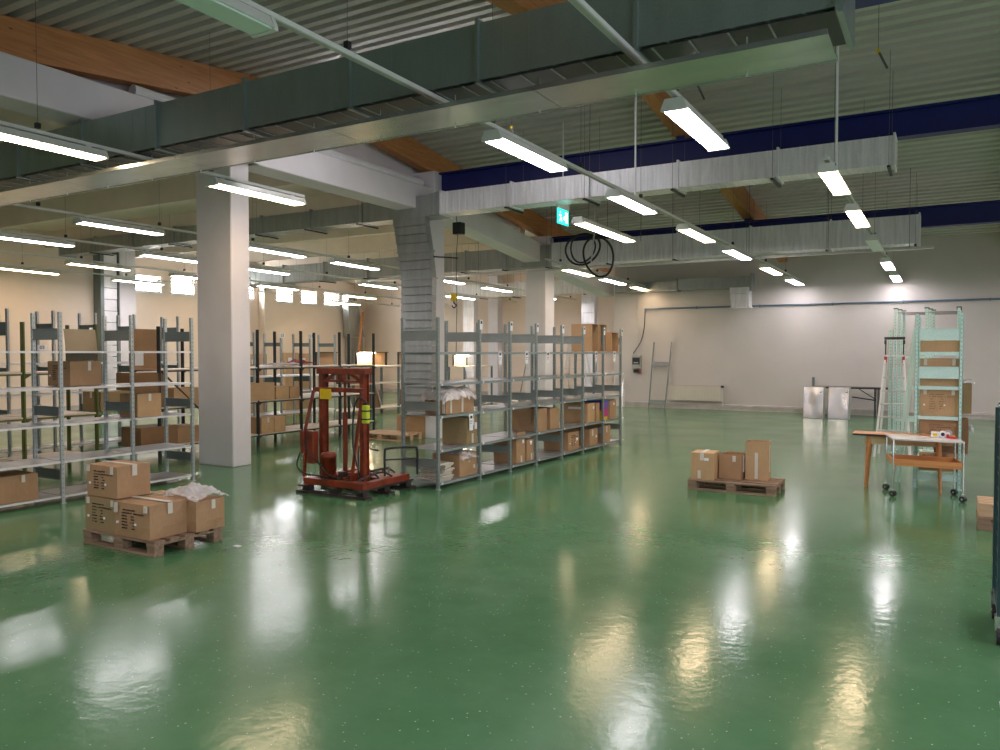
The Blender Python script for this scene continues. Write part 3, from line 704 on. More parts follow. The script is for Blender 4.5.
# right pallet
pallet('wooden pallet in the open middle of the floor', -2.575, 8.83, .98, .60, 'pallet')
carton('left carton on the middle pallet with white label and tape', -2.545, 8.86, .122, .26, .30, .31, R(2), 'cardl', 'y', None, 3, .006, stick=(('f', .38, .04, .34),), patch=(('f', .6, .72, .05, .03),))
carton('crushed brown carton between the two on the middle pallet', -2.27, 9.06, .122, .25, .28, .29, R(-4), 'card', None, None, 8, .012, stick=(('f', .72, .72, .95), ('r', .3, .3, .95)), open_to='+z')
carton('tall open carton at the right of the middle pallet', -1.985, 9.13, .122, .245, .245, .44, R(2), 'cardl', None, None, 9, .0, stick=(('f', .5, .04, .72), ('r', .6, .2, .9),), open_to='+z')

# left rack cartons
carton('carton with printed side on the upper shelf of the left racks', -8.62, 4.89, 1.228, .41, .36, .27, R(1), 'card', None, 'f', 12, .008, stick=(('r', .6, .62, .99),))
o = obj_at(MB().quadbox([(-8.50, 5.04, 1.50), (-8.49, 5.04, 1.50), (-8.49, 5.40, 1.50), (-8.50, 5.40, 1.50), (-8.60, 5.06, 1.86), (-8.59, 5.06, 1.86), (-8.59, 5.43, 1.86), (-8.60, 5.43, 1.86)]), 'cardboard_sheet', 'kraft', (-8.5, 5.2, 1.5)); tag(o, 'grey-brown cardboard sheet standing behind the printed carton', 'cardboard')
MB().box(-8.53, -8.524, 5.14, 5.26, 1.55, 1.66)
carton('carton with tape on the bottom shelf at the left edge', -8.46, 4.02, .088, .40, .43, .27, R(1), 'card', None, None, 14, .006, stick=(('r', .65, .72, .99),))
carton('carton with one tape strip on the middle shelf of the left racks', -8.40, 5.60, .843, .33, .31, .27, R(0), 'cardl', None, None, 15, .006, stick=(('r', .5, .68, .99),))
# big cartons on the dark racks
o = obj_at(MB().quadbox([(-10.30, 7.02, 1.342), (-10.28, 7.02, 1.342), (-10.28, 7.50, 1.342), (-10.30, 7.50, 1.342), (-10.34, 7.05, 1.94), (-10.32, 7.05, 1.94), (-10.32, 7.52, 1.94), (-10.34, 7.52, 1.94)]), 'cardboard_sheet', 'card', (-10.3, 7.25, 1.342)); tag(o, 'large brown cardboard panel with a white paper standing on the dark racks', 'cardboard')
pl = MB().box(-10.268, -10.264, 7.09, 7.23, 1.40, 1.60).build('paper_label', 'white'); pl.parent = o; pl.matrix_parent_inverse = o.matrix_basis.inverted()
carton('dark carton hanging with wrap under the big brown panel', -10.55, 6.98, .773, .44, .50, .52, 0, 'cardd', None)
carton('low wide carton with white handles behind the left racks', -10.55, 6.47, .773, .42, .44, .27, 0, 'cardg', 'y')
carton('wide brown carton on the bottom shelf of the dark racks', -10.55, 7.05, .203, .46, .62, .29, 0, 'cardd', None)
carton('carton behind the second grey post, middle shelf of dark racks', -10.55, 7.62, .773, .45, .54, .27, 0, 'cardl', None)
carton('open brown carton on the bottom shelf left of the white pillar', -10.55, 7.62, .203, .45, .52, .25, 0, 'card', None)
carton('carton standing beside the white pillar on the middle shelf', -10.5, 9.0, .773, .42, .62, .30, 0, 'cardl', None)
carton('low carton beside the taller one near the white pillar', -10.5, 9.66, .773, .42, .30, .22, 0, 'cardl', None)
carton('small carton at the end of the middle shelf row', -10.5, 9.98, .773, .42, .24, .21, 0, 'card', None)
carton('carton on the bottom shelf right of the white pillar', -10.5, 9.32, .203, .42, .28, .27, 0, 'cardl', 'x')
carton('second bottom shelf carton right of the white pillar', -10.5, 9.61, .203, .42, .26, .27, 0, 'cardl', None)
o = obj_at(MB().box(-10.55, -10.12, 10.25, 11.4, .773, .80).box(-10.5, -10.14, 10.3, 11.2, .80, .82), 'paper_stack', 'white', (-10.3, 10.8, .773)); tag(o, 'flat stack of white sheets on the dark rack beside the lift', 'paper')
film('folded_cloth', 'grey crumpled cloth on the top shelf of the dark racks', 'cloth', -10.35, 10.1, 1.36, .2, .42, .06, 5, 'greycloth')
film('folded_cloth', 'maroon cloth heaped on the grey one, top of dark racks', 'cloth', -10.40, 10.55, 1.38, .16, .28, .09, 9, 'maroon')
film('paper_bag', 'small pile of white papers on the top shelf near the pillar', 'paper', -10.35, 9.7, 1.35, .15, .22, .03, 12, 'white')

# central rack cartons (X front -5.05)
def xr(y): return -5.06 + .035 * (y - 7.33)
def rc(label, y0, y1, z, h, w=.38, mat='card', **k): return carton(label, xr(y0) - w - .01, y0, z + .003, w, y1 - y0, h, 0, mat, **k)
rc('carton lined with plastic film, nearest end of the central racks', 7.50, 8.12, .86, .25, .30, 'card', tape=None, marks='f', stick=(('f', .9, .05, .99), ('r', .15, .05, .99), ('r', .55, .05, .99)))
film('plastic_liner', 'white plastic film spilling over the carton at the near rack end', 'plastic film', -5.22, 7.79, 1.12, .20, .37, .085, 21, droop=.10)
rc('large plain carton on the second shelf of the near bay', 7.93, 8.17, .46, .33, .36, 'cardg', tape=None, stick=(('r', .5, .05, .4), ('r', .55, .7, .98)), patch=(('r', .7, .55, .05, .08),))
rc('wrapped carton on the bottom shelf of the near bay', 7.78, 8.17, .08, .27, .40, 'card', tape='x', stick=(('r', .5, .6, .95), ('r', .8, .3, .45)))
film('plastic_liner', 'clear film on top of the bottom carton in the near bay', 'plastic film', -5.22, 7.98, .355, .20, .19, .05, 33, droop=.06)
for k in range(9):
    z = .085 + .024 * k
    o = obj_at(MB().box(-.17, .17, -.11, .11, 0, .016), 'flattened_bag', 'tape', (0, 0, 0)); o.location = ((-5.26 + .016 * (k % 3)) * S, (7.55 + .012 * (k % 2)) * S, z * S); o.rotation_euler = (R(rng.uniform(-1, 1)), R(2), R(rng.uniform(-14, 14)))
    tag(o, ('lowest', 'second', 'third', 'fourth', 'middle', 'sixth', 'seventh', 'eighth', 'topmost')[k] + ' folded pale packing sheet of the stack on the nearest bottom shelf', 'packing sheet', 'folded packing sheets')
rc('tall carton with raised flap on the bottom shelf, third bay', 9.12, 9.36, .08, .33, .36, 'card', tape=None, patch=(('r', .6, .8, .05, .05),), stick=(('r', .5, .03, .3),), rflap=.09)
rc('carton next to the raised-flap one on the bottom shelf', 9.40, 9.60, .08, .30, .30, 'card', tape=None, patch=(('r', .4, .75, .05, .05),), stick=(('r', .6, .05, .35),))
rc('wide dark carton on the second shelf of the fourth bay', 9.72, 10.0, .46, .33, .42, 'card', tape=None)
rc('brown carton right of the wide dark carton, second shelf', 10.08, 10.38, .46, .31, .36, 'card', tape=None)
rc('printed carton on the bottom shelf of the fifth bay', 10.66, 11.05, .08, .28, .42, 'card', tape=None, marks='r', patch=(('r', .7, .5, .06, .04),))
rc('large light carton with white strip on the second shelf of the sixth bay', 11.34, 11.62, .46, .31, .42, 'cardl', tape=None, patch=(('f', .2, .7, .22, .035), ('r', .7, .7, .04, .04)))
rc('narrow carton beside the coloured sleeve on the second shelf', 11.66, 11.80, .46, .30, .40, 'card', tape=None)
rc('left carton of two on the bottom shelf near the far end', 11.42, 11.74, .08, .27, .42, 'card', tape=None, stick=(('r', .3, .6, .98),), patch=(('r', .7, .45, .04, .04),))
rc('right carton of two on the bottom shelf near the far end', 11.95, 12.25, .08, .28, .30, 'card', tape=None, stick=(('r', .4, .6, .98),))
rc('upright carton on the second shelf of the last bay', 12.22, 12.50, .46, .31, .30, 'card', tape=None, patch=(('r', .45, .75, .04, .04),))
cs = thing('printed_sleeve', 'magenta and violet printed sleeve hanging beside the second shelf carton', 'sleeve', (xr(11.95) - .3, 11.95, .463))
MB().box(xr(12.0) - .38, xr(12.0) - .02, 11.95, 12.14, .463, .62).build('lower_print', 'yellow', cs)
MB().box(xr(12.0) - .38, xr(12.0) - .012, 11.96, 12.15, .52, .64).build('middle_print', 'magenta', cs)
MB().box(xr(12.0) - .38, xr(12.0) - .012, 11.96, 12.15, .642, .76).build('upper_print', 'violet', cs)
MB().box(xr(12.0) - .38, xr(12.0) - .005, 11.93, 12.19, .762, .785).build('top_print', 'bluetop', cs)
o = carton('tall open carton lying on its side on top of the central racks, left one', xr(11.6) - .36, 11.46, 1.605, .36, .29, .45, 0, 'cardl', None, open_to='+x')
o = carton('second tall open carton on top of the central racks', xr(11.9) - .36, 11.78, 1.605, .36, .27, .45, 0, 'cardl', None, open_to='+x')
o = carton('small open carton on top of the central racks at the far end', xr(12.3) - .33, 12.24, 1.605, .33, .31, .33, 0, 'cardl', None, open_to='+x')

# ------------------------------------------------------------------ red lift
lf = thing('pallet_lift', 'red electric stacker lift with motor and pump standing on a black skid', 'lift', (-5.87, 6.86, 0))
sk = dict()
for yy in (6.40, 6.80, 7.20): MB().box(-6.38, -5.36, yy, yy + .11, 0, .03).build('skid_board', 'darksteel', lf)
for xx in (-6.31, -5.90, -5.52):
    for yy in (6.43, 6.80, 7.20): MB().box(xx, xx + .1, yy, yy + .09, .03, .085).build('skid_block', 'darksteel', lf)
    MB().box(xx - .01, xx + .11, 6.37, 7.33, .085, .102).build('skid_board', 'darksteel', lf)
MB().box(-6.31, -5.43, 6.44, 6.52, .10, .17).box(-6.31, -6.22, 6.52, 7.28, .10, .17).box(-5.52, -5.43, 6.52, 7.28, .10, .17).box(-6.22, -5.52, 6.95, 7.28, .10, .15).build('base_frame', 'red', lf, bevel=.004)
for x in (-6.18, -5.58):
    MB().box(x - .028, x + .028, 6.60, 6.612, .17, 1.40).box(x - .028, x + .028, 6.688, 6.70, .17, 1.40).box(x - .008, x + .008, 6.61, 6.70, .17, 1.40).build('mast_column', 'red', lf)
MB().box(-6.24, -5.52, 6.59, 6.72, 1.35, 1.42).build('top_crossbar', 'red', lf, bevel=.004)
MB().box(-6.15, -5.60, 6.60, 6.66, 1.26, 1.285).box(-5.90, -5.85, 6.60, 6.66, 1.27, 1.37).bar((-6.14, 6.63, 1.27), (-5.98, 6.63, 1.36), .03).bar((-5.61, 6.63, 1.27), (-5.77, 6.63, 1.36), .03).build('top_bracing', 'red', lf)
MB().box(-6.24, -5.52, 6.55, 6.60, 1.15, 1.20).build('carriage_crossbar', 'red', lf, bevel=.004)
MB().tube((-5.87, 6.66, .17), (-5.87, 6.66, .92), .028, 10).tube((-5.87, 6.66, .92), (-5.87, 6.66, 1.36), .016, 10).build('lift_ram', 'red', lf)
MB().bar((-6.25, 6.56, 1.16), (-6.33, 6.50, .70), .035).build('side_brace', 'red', lf)
MB().bar((-5.52, 6.55, 1.16), (-5.66, 6.52, .17), .03).build('side_brace', 'red', lf)
MB().bar((-6.31, 6.50, .72), (-6.33, 6.48, .17), .03).build('side_brace', 'red', lf)
MB().box(-6.37, -6.31, 6.46, 6.55, .44, .70).build('control_box', 'red', lf, bevel=.006)
MB().box(-6.28, -6.18, 6.47, 6.56, .33, .70).build('control_box', 'red', lf, bevel=.006)
MB().lathe([(.07, 0), (.085, .01), (.085, .2), (.09, .2), (.09, .235), (.07, .262), (.03, .27)], (-6.03, 6.56, .20), 20).build('motor', 'red', lf, smooth=True)
MB().box(-6.10, -5.98, 6.50, 6.64, .17, .22).build('motor_mount', 'darksteel', lf)
MB().box(-6.13, -5.96, 6.53, 6.535, 1.07, 1.185).build('warning_plate', 'yellow', lf)
pd = MB().box(-5.50, -5.42, 6.50, 6.56, .82, 1.02).build('control_pendant', 'lime', lf, bevel=.01)
MB().box(-5.50, -5.418, 6.495, 6.565, .86, .875).box(-5.50, -5.418, 6.495, 6.565, .95, .965).box(-5.485, -5.435, 6.51, 6.55, 1.02, 1.045).build('pendant_band', 'black', pd)
def arcpts(pts, n=8):
    out = []
    P = [Vector(pts[0])] + [Vector(p) for p in pts] + [Vector(pts[-1])]
    for i in range(1, len(P) - 2):
        for k in range(n):
            t = k / n; a, b, c, d = P[i - 1:i + 3]
            out.append(tuple(.5 * ((2 * b) + (-a + c) * t + (2 * a - 5 * b + 4 * c - d) * t * t + (-a + 3 * b - 3 * c + d) * t ** 3)))
    return out + [pts[-1]]
MB().path(arcpts([(-5.45, 6.53, 1.04), (-5.52, 6.50, 1.10), (-5.60, 6.5, .98), (-5.62, 6.5, .6), (-5.56, 6.52, .3), (-5.60, 6.6, .2)]), .011, 6).build('power_cable', 'black', lf)
MB().path(arcpts([(-6.36, 6.45, .45), (-6.40, 6.44, .3), (-6.28, 6.44, .22), (-6.1, 6.5, .2), (-5.9, 6.56, .19), (-5.75, 6.6, .24)]), .009, 6).build('power_cable', 'black', lf)
MB().path(arcpts([(-6.22, 6.44, .68), (-6.24, 6.42, .5), (-6.08, 6.44, .36), (-5.95, 6.48, .22), (-5.8, 6.5, .19)]), .008, 6).build('power_cable', 'black', lf)
for k in range(9):
    a = rng.uniform(0, 3); cx = -5.6 + rng.uniform(-.22, .12); cy = 6.85 + rng.uniform(-.28, .3)
    MB().path(arcpts([(cx - .16 * math.cos(a), cy - .12 * math.sin(a), .19), (cx, cy + .08, .215 + .01 * (k % 3)), (cx + .16 * math.cos(a), cy + .12 * math.sin(a), .19)], 5), .012, 5).build('hose', 'darksteel', lf)
for k in range(6):
    cx = -6.1 + rng.uniform(0, .5); MB().box(cx, cx + .06, 6.52, 6.60, .17, .2 + .03 * (k % 3)).build('valve_block', 'darksteel' if k % 2 else 'red', lf)
MB().path(arcpts([(-5.56, 6.98, .17), (-5.56, 6.98, .44), (-5.52, 7.0, .49), (-5.36, 7.25, .49), (-5.33, 7.29, .45), (-5.33, 7.29, .17)]), .014, 8).build('tubular_handle', 'black', lf)
MB().path([(-5.56, 6.98, .36), (-5.33, 7.27, .36)], .011, 6).build('tubular_handle', 'black', lf)
MB().path(arcpts([(-6.05, 7.1, .15), (-6.05, 7.1, .44), (-6.0, 7.1, .47), (-5.75, 7.1, .44)]), .012, 6).build('tubular_handle', 'black', lf)

# pallet and cartons behind the lift
pallet('pale wooden pallet on the floor behind the lift', -9.35, 10.95, 1.0, .62, 'pallet2')
carton('wide pale carton on the floor below the vertical shaft', -9.06, 11.74, .002, .66, .3, .40, 0, 'cardl', None)
o = carton('white carton on the floor beside the wide pale one', -8.36, 11.70, .002, .30, .30, .39, 0, 'white', None)

# ------------------------------------------------------------------ far end of the bay
def tallcard(label, x, y, w, h, mat='cardl', lab=True):
    t = carton(label, x, y, .002, .12, w, h, 0, mat, None, bulge=.004, patch=((('r', .2, .86, .12, .1),) if lab else ()))
tallcard('tall upright carton seen right of the white pillar between black posts', -13.4, 11.9, .55, 1.55)
tallcard('pair-high tan carton standing behind the grey frames', -14.3, 13.9, .45, 1.58)
tallcard('second tan carton standing close behind the grey frames', -14.3, 14.38, .42, 1.56)
def bench(label, x, y0, y1, depth, h, hut, lit=(), cat='workbench'):
    t = thing('workbench', label, cat, (x, y0, 0))
    MB().box(x - depth, x, y0, y1, h - .03, h).build('table_top', 'board', t)
    MB().box(x - depth, x, y0 + .05, y1 - .05, h * .62, h * .62 + .025).build('shelf', 'board', t)
    MB().box(x - depth, x, y0 + .05, y1 - .05, .12, .145).build('shelf', 'board', t)
    n = max(2, int((y1 - y0) / 1.1) + 1)
    for i in range(n):
        y = y0 + .05 + (y1 - y0 - .1) * i / (n - 1)
        for xx in (x - .03, x - depth + .03): MB().box(xx - .025, xx + .025, y - .025, y + .025, 0, h - .03).build('leg', 'steeld', t)
        MB().bar((x - .03, y, h - .06), (x - .03, y + .4, .2), .03).build('brace', 'alu', t) if i < n - 1 else None
    for a, b in hut:
        m = MB().box(x - depth, x - depth + .01, a, b, h, h + .34); m.build('back_board', 'cardl', t)
        MB().box(x - depth + .01, x - depth + .07, a - .01, a + .01, h, h + .36).box(x - depth + .01, x - depth + .07, b - .01, b + .01, h, h + .36).box(x - depth + .01, x - depth + .12, a, b, h + .34, h + .36).build('hutch_frame', 'blackpost', t)
        if (a, b) in lit:
            g = MB().box(x - depth + .1, x - depth + .16, a + .05, b - .05, h + .325, h + .338).build('lit_tube', 'hot', t)
    return t
bench('long workbench with lit hutch boxes behind the red lift', -12.75, 14.3, 19.0, .65, 1.24, [(14.1, 14.8), (15.6, 16.3), (16.32, 16.85), (17.4, 18.0)], [(15.6, 16.3)])
bench('workbench with a lit hutch seen through the first bay of the central racks', -13.2, 20.6, 22.4, .65, 1.15, [(20.9, 21.7)], [(20.9, 21.7)])
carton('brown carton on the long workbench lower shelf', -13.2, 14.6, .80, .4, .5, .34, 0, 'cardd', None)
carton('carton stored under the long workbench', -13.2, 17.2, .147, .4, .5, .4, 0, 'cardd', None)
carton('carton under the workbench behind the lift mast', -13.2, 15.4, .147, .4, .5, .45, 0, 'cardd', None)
film('cloth_pile', 'red and white cloth pile on the workbench shelf', 'cloth', -12.95, 15.3, .80, .2, .3, .1, 4, 'redplastic')
film('paper_roll', 'pale rolled sheet lying on the floor behind the central racks', 'roll', -11.9, 20.7, .012, .3, .6, .22, 6, 'board')
# ladders standing at the far wall
def ladder(label, xa, xb, y, h, rungs, mat='alu', rake=.35, caps=False, name='step_ladder'):
    t = thing(name, label, 'ladder', ((xa + xb) / 2, y, 0))
    L = lambda p, q, k: p + (q - p) * k
    xt0, xt1 = L(xa, xb, .25), L(xa, xb, .75)
    for a, b in ((xa, xt0), (xb, xt1)): MB().bar((a, y, 0), (b, y + rake, h), .03, .025).build('side_rail', mat, t)
    for a, b in ((xa + .03, xt0 + .02), (xb - .03, xt1 - .02)): MB().bar((a, y + rake * 2.1, 0), (b, y + rake + .03, h - .03), .03, .02).build('rear_rail', mat, t)
    for i in range(1, rungs + 1):
        k = i / (rungs + .6)
        MB().box(L(xa, xt0, k), L(xb, xt1, k), y + rake * k - .03, y + rake * k + .03, h * k - .012, h * k + .012).build('rung', 'alu', t)
    MB().box(xt0 - .01, xt1 + .01, y + rake - .05, y + rake + .08, h, h + .025).build('top_plate', mat, t)
    if caps:
        for a in (xt0, xt1):
            MB().box(a - .019, a + .019, y + rake - .02, y + rake + .02, h - .10, h + .01).build('red_cap', 'redplastic', t)
            MB().tube((a, y + rake, h), (a, y + rake, h + .27), .008, 6).build('handle_tube', 'black', t)
        MB().box(xt0 - .02, xt1 + .02, y + rake - .02, y + rake + .02, h + .26, h + .30).box(xt0 - .02, xt0 + .01, y + rake - .02, y + rake + .02, h + .19, h + .25).box(xt1 - .01, xt1 + .02, y + rake - .02, y + rake + .02, h + .19, h + .25).build('handle', 'black', t)
    return t
ladder('grey stepladder at the far wall behind the third bay', -12.1, -11.2, 22.2, 1.9, 6, 'steeld')
ladder('tall aluminium stepladder at the far wall behind the fifth bay', -10.6, -9.6, 22.0, 2.05, 7, 'alu')
for i, x in enumerate((-11.3, -11.12, -10.95)):
    o = obj_at(MB().bar((x, 21.7, 0), (x - .30, 21.95, 1.9), .07, .04), 'metal_profile', 'steeld', (x, 21.7, 0)); tag(o, ('left', 'middle', 'right')[i] + ' dark metal profile of three leaning between the two far stepladders', 'metal profile', 'leaning metal profiles')
# hoist
hb = thing('chain_hoist', 'yellow hook block hanging beside the second column', 'hoist', (-8.3, 12.9, 2.5))
MB().box(-8.57, -8.45, 12.86, 12.94, 2.62, 2.77).build('block', 'yellow', hb, bevel=.01)
MB().path(arcpts([(-8.51, 12.9, 2.62), (-8.51, 12.9, 2.58), (-8.46, 12.9, 2.53), (-8.51, 12.9, 2.48), (-8.56, 12.9, 2.53)]), .012, 6).build('hook', 'black', hb)
MB().tube((-8.54, 12.9, 2.77), (-8.54, 12.9, 4.19), .006).tube((-8.48, 12.9, 2.77), (-8.48, 12.9, 4.19), .006).build('hoist_rope', 'alu', hb)
MB().path(arcpts([(-8.45, 12.9, 4.3), (-8.42, 12.9, 3.9), (-8.46, 12.9, 3.4), (-8.44, 12.9, 2.6), (-8.47, 12.9, 1.3)]), .007).build('control_cable', 'black', hb)
MB().box(-8.44, -8.26, 12.75, 12.92, 3.92, 4.15).build('motor_housing', 'black', hb)
for x, y, cz, lab in ((-4.97, 9, 4.47, 'beside the row of bright lamps'), (-2.5, 9, 4.62, 'beyond the brightest lamp'), (-.6, 9, 4.63, 'above the end of the nearer bright duct')):
    hk = thing('roof_hook', 'short dark hanging bar with yellow tip ' + lab, 'hook', (x, y, cz))
    MB().bar((x - .04, y, cz + .09), (x + .04, y, cz - .09), .022).build('bar', 'wire', hk)
    MB().box(x - .062, x - .03, y - .014, y + .014, cz + .085, cz + .12).build('tip', 'yellow', hk)
    MB().tube((x - .046, y, cz + .12), (x - .046, y, zdeck(y)), .003, 4).build('wire', 'wire', hk)
# exit sign
ex = thing('exit_sign', 'green and white emergency exit sign hanging from a rod', 'sign', (-5.7, 12.03, 3.8))
MB().box(-5.72, -5.68, 11.8, 12.25, 4.04, 4.15).build('sign_housing', 'white', ex, bevel=.006)
pn = MB().box(-5.708, -5.692, 11.81, 12.24, 3.78, 4.04).build('green_panel', 'exit', ex)
m = MB(); x = -5.69
m.box(x, x + .003, 12.10, 12.19, 3.82, 4.0)                                       # door
m.poly([(x, 12.0, 3.89), (x, 12.07, 3.93), (x, 12.07, 3.85), (x + .003, 12.0, 3.89), (x + .003, 12.07, 3.93), (x + .003, 12.07, 3.85)], [(0, 1, 2), (3, 5, 4), (0, 3, 4, 1), (1, 4, 5, 2), (2, 5, 3, 0)])
m.bar((x + .0015, 11.9, 3.94), (x + .0015, 11.92, 3.88), .03, .003, (1, 0, 0)).bar((x + .0015, 11.92, 3.88), (x + .0015, 11.97, 3.83), .02, .003, (1, 0, 0)).bar((x + .0015, 11.92, 3.88), (x + .0015, 11.87, 3.82), .02, .003, (1, 0, 0)).bar((x + .0015, 11.86, 3.92), (x + .0015, 11.95, 3.93), .015, .003, (1, 0, 0)).box(x, x + .003, 11.89, 11.92, 3.96, 3.99)
m.build('pictogram', 'exitw', pn)
MB().tube((-5.7, 12.03, 4.15), (-5.7, 12.03, zdeck(12.03)), .01).build('rod', 'white', ex)
# cable coil
co = thing('cable_coil', 'black cable coiled in big loops under the farther duct', 'cable', (-6.1, 14, 3.1))
def loop(cx, cz, rx, rz_, tilt, y):
    pts = []
    for k in range(29):
        a = 2 * math.pi * k / 28; px, pz = rx * math.cos(a), rz_ * math.sin(a)
        pts.append((cx + px * math.cos(tilt) - pz * math.sin(tilt), y + .04 * math.sin(a * 2), cz + px * math.sin(tilt) + pz * math.cos(tilt)))
    return pts
MB().path(loop(-6.2, 3.62, .37, .30, .2, 14.0), .022, 6).path(loop(-6.22, 3.64, .26, .28, -.3, 14.03), .018, 6).path(loop(-5.85, 3.45, .30, .40, .35, 13.97), .022, 6).build('cable_loops', 'black', co)
MB().bar((-6.0, 13.95, 3.35), (-5.93, 13.95, 3.98), .025).tube((-5.93, 13.95, 3.98), (-5.93, 13.95, zdeck(13.95) - .002), .010).build('holder_bar', 'alu', co)

# ------------------------------------------------------------------ back wall objects
ra = thing('radiator', 'cream panel radiator low on the back wall', 'radiator', (-6.0, 21.3, .2))
MB().box(-6.80, -5.27, 21.26, 21.33, .24, .66).build('panel', 'radiator', ra, bevel=.006)
fn_ = MB()
for k in range(38): fn_.box(-6.78 + .04 * k, -6.76 + .04 * k, 21.252, 21.262, .26, .645)
fn_.build('fins', 'radiator', ra, kind='stuff')
MB().box(-6.80, -5.27, 21.25, 21.34, .655, .67).build('top_grille', 'base', ra)
MB().tube((-5.25, 21.3, .12), (-5.25, 21.3, .66), .012).build('feed_pipe', 'alu', ra)
MB().box(-5.29, -5.22, 21.24, 21.30, .62, .68).build('valve', 'black', ra)
lfm = thing('slim_ladder_rack', 'light metal frame with two cross plates leaning on the back wall', 'frame', (-7.0, 21.1, 0))
for a, b in ((-7.27, -7.22), (-6.80, -6.70)): MB().bar((a, 21.05, 0), (b, 21.33, 1.88), .03, .03).build('upright', 'steeld', lfm)
MB().box(-7.24, -6.76, 21.22, 21.25, 1.18, 1.32).build('cross_plate', 'foil', lfm); MB().box(-7.26, -6.80, 21.06, 21.08, .12, .24).build('cross_plate', 'foil', lfm)
cbx = thing('control_cabinet', 'grey control box with dark display on the back wall corner', 'control box', (-7.7, 21.3, 1.0))
MB().box(-7.86, -7.60, 21.26, 21.38, 1.12, 1.50).build('cabinet', 'wallgrey', cbx, bevel=.008); MB().box(-7.84, -7.62, 21.25, 21.26, 1.24, 1.44).build('display', 'black', cbx); MB().box(-7.80, -7.66, 21.245, 21.25, 1.27, 1.31).build('display_strip', 'wallgrey', cbx)
MB().box(-7.82, -7.68, 21.3, 21.38, 1.0, 1.09).build('socket', 'black', cbx); MB().tube((-7.63, 21.36, 1.02), (-7.63, 21.29, 1.02), .035, 10).build('red_button', 'redplastic', cbx)
MB().tube((-7.73, 21.36, 1.5), (-7.73, 21.36, 3.2), .012).build('conduit', 'alu', cbx)
cp = thing('wall_conduit', 'blue-grey pipe running along the back wall at lamp height', 'pipe', (-7.5, 21.36, 2.8))
MB().tube((-7.5, 21.36, 2.84), (WR, 21.36, 2.84), .022, 8).tube((-7.5, 21.36, 2.86), (-7.5, 21.36, 2.74), .022, 8).build('pipe', 'bluepipe', cp)
for x in (-6, -4.3, -2.5, -.9, .9): MB().box(x - .015, x + .015, 21.33, 21.4, 2.80, 2.87).build('clamp', 'bluepipe', cp)
MB().path(arcpts([(-7.5, 21.34, 2.74), (-7.52, 21.34, 2.3), (-7.62, 21.34, 1.9), (-7.85, 21.34, 1.55)]), .012, 6).build('drop_cable', 'black', cp)
o = obj_at(MB().tube((-8.1, 21.15, 0), (-8.12, 21.3, .72), .05, 8).tube((-8.12, 21.3, .72), (-8.12, 21.31, .8), .02, 8), 'rolled_tube', 'alu', (-8.1, 21.2, 0)); tag(o, 'short grey tube standing in the corner of the back wall', 'tube')
# wall scuffs
sc = MB(); r2 = random.Random(4)
for k in range(46):
    x = r2.uniform(-6.9, .8); z = r2.choice((r2.uniform(2.35, 2.7), r2.uniform(.8, 2.3))); s_ = r2.uniform(.008, .022)
    sc.box(x, x + s_ * 1.4, 21.396, 21.399, z, z + s_)
sf = sc.build('plaster_chip', 'base', None, kind='stuff'); tag(sf, 'small dark chips and plug holes scattered over the back wall', 'wall marks')
# foil panels
for x0_, lab in ((-2.96, 'left foil-faced insulation panel leaning by the folding table'), (-2.40, 'right foil-faced insulation panel with a creased face')):
    t = thing('insulation_panel', lab, 'panel', (x0_, 19.9, 0))
    sd_ = 3 if x0_ < -2.5 else 8
    def fn(u, v, x0_=x0_, sd_=sd_):
        return (x0_ + .44 * u, 19.85 + .10 * v - .02 * noise.noise(Vector((u * 2.2 + sd_, v * 1.6, sd_))), .01 + .74 * v)
    MB().grid(10, 12, fn).build('foil_face', 'foil', t, smooth=True)
    MB().quadbox([(x0_ - .005, 19.87, 0), (x0_ + .475, 19.87, 0), (x0_ + .475, 19.97, 0), (x0_ - .005, 19.97, 0), (x0_ - .005, 19.97, .76), (x0_ + .475, 19.97, .76), (x0_ + .475, 20.07, .76), (x0_ - .005, 20.07, .76)]).build('board_core', 'wallgrey', t)
ft = thing('folding_table', 'black-legged folding table against the back wall', 'table', (-2.1, 20.8, 0))
MB().box(-2.9, -1.12, 20.55, 21.1, .70, .735).build('table_top', 'black', ft)
for x in (-1.45, -1.38, -2.75):
    for y in (20.6, 21.0): MB().tube((x, y, 0), (x, y, .70), .012).build('leg', 'black', ft)
MB().bar((-1.42, 20.62, .45), (-1.80, 20.62, .70), .02).bar((-1.42, 20.62, .43), (-1.95, 20.62, .50), .03).build('brace', 'black', ft)
o = obj_at(MB().box(-2.83, -2.77, 20.3, 20.34, 0, .98), 'metal_profile', 'steeld', (-2.8, 20.32, 0)); tag(o, 'single grey profile standing behind the left foil panel', 'metal profile')

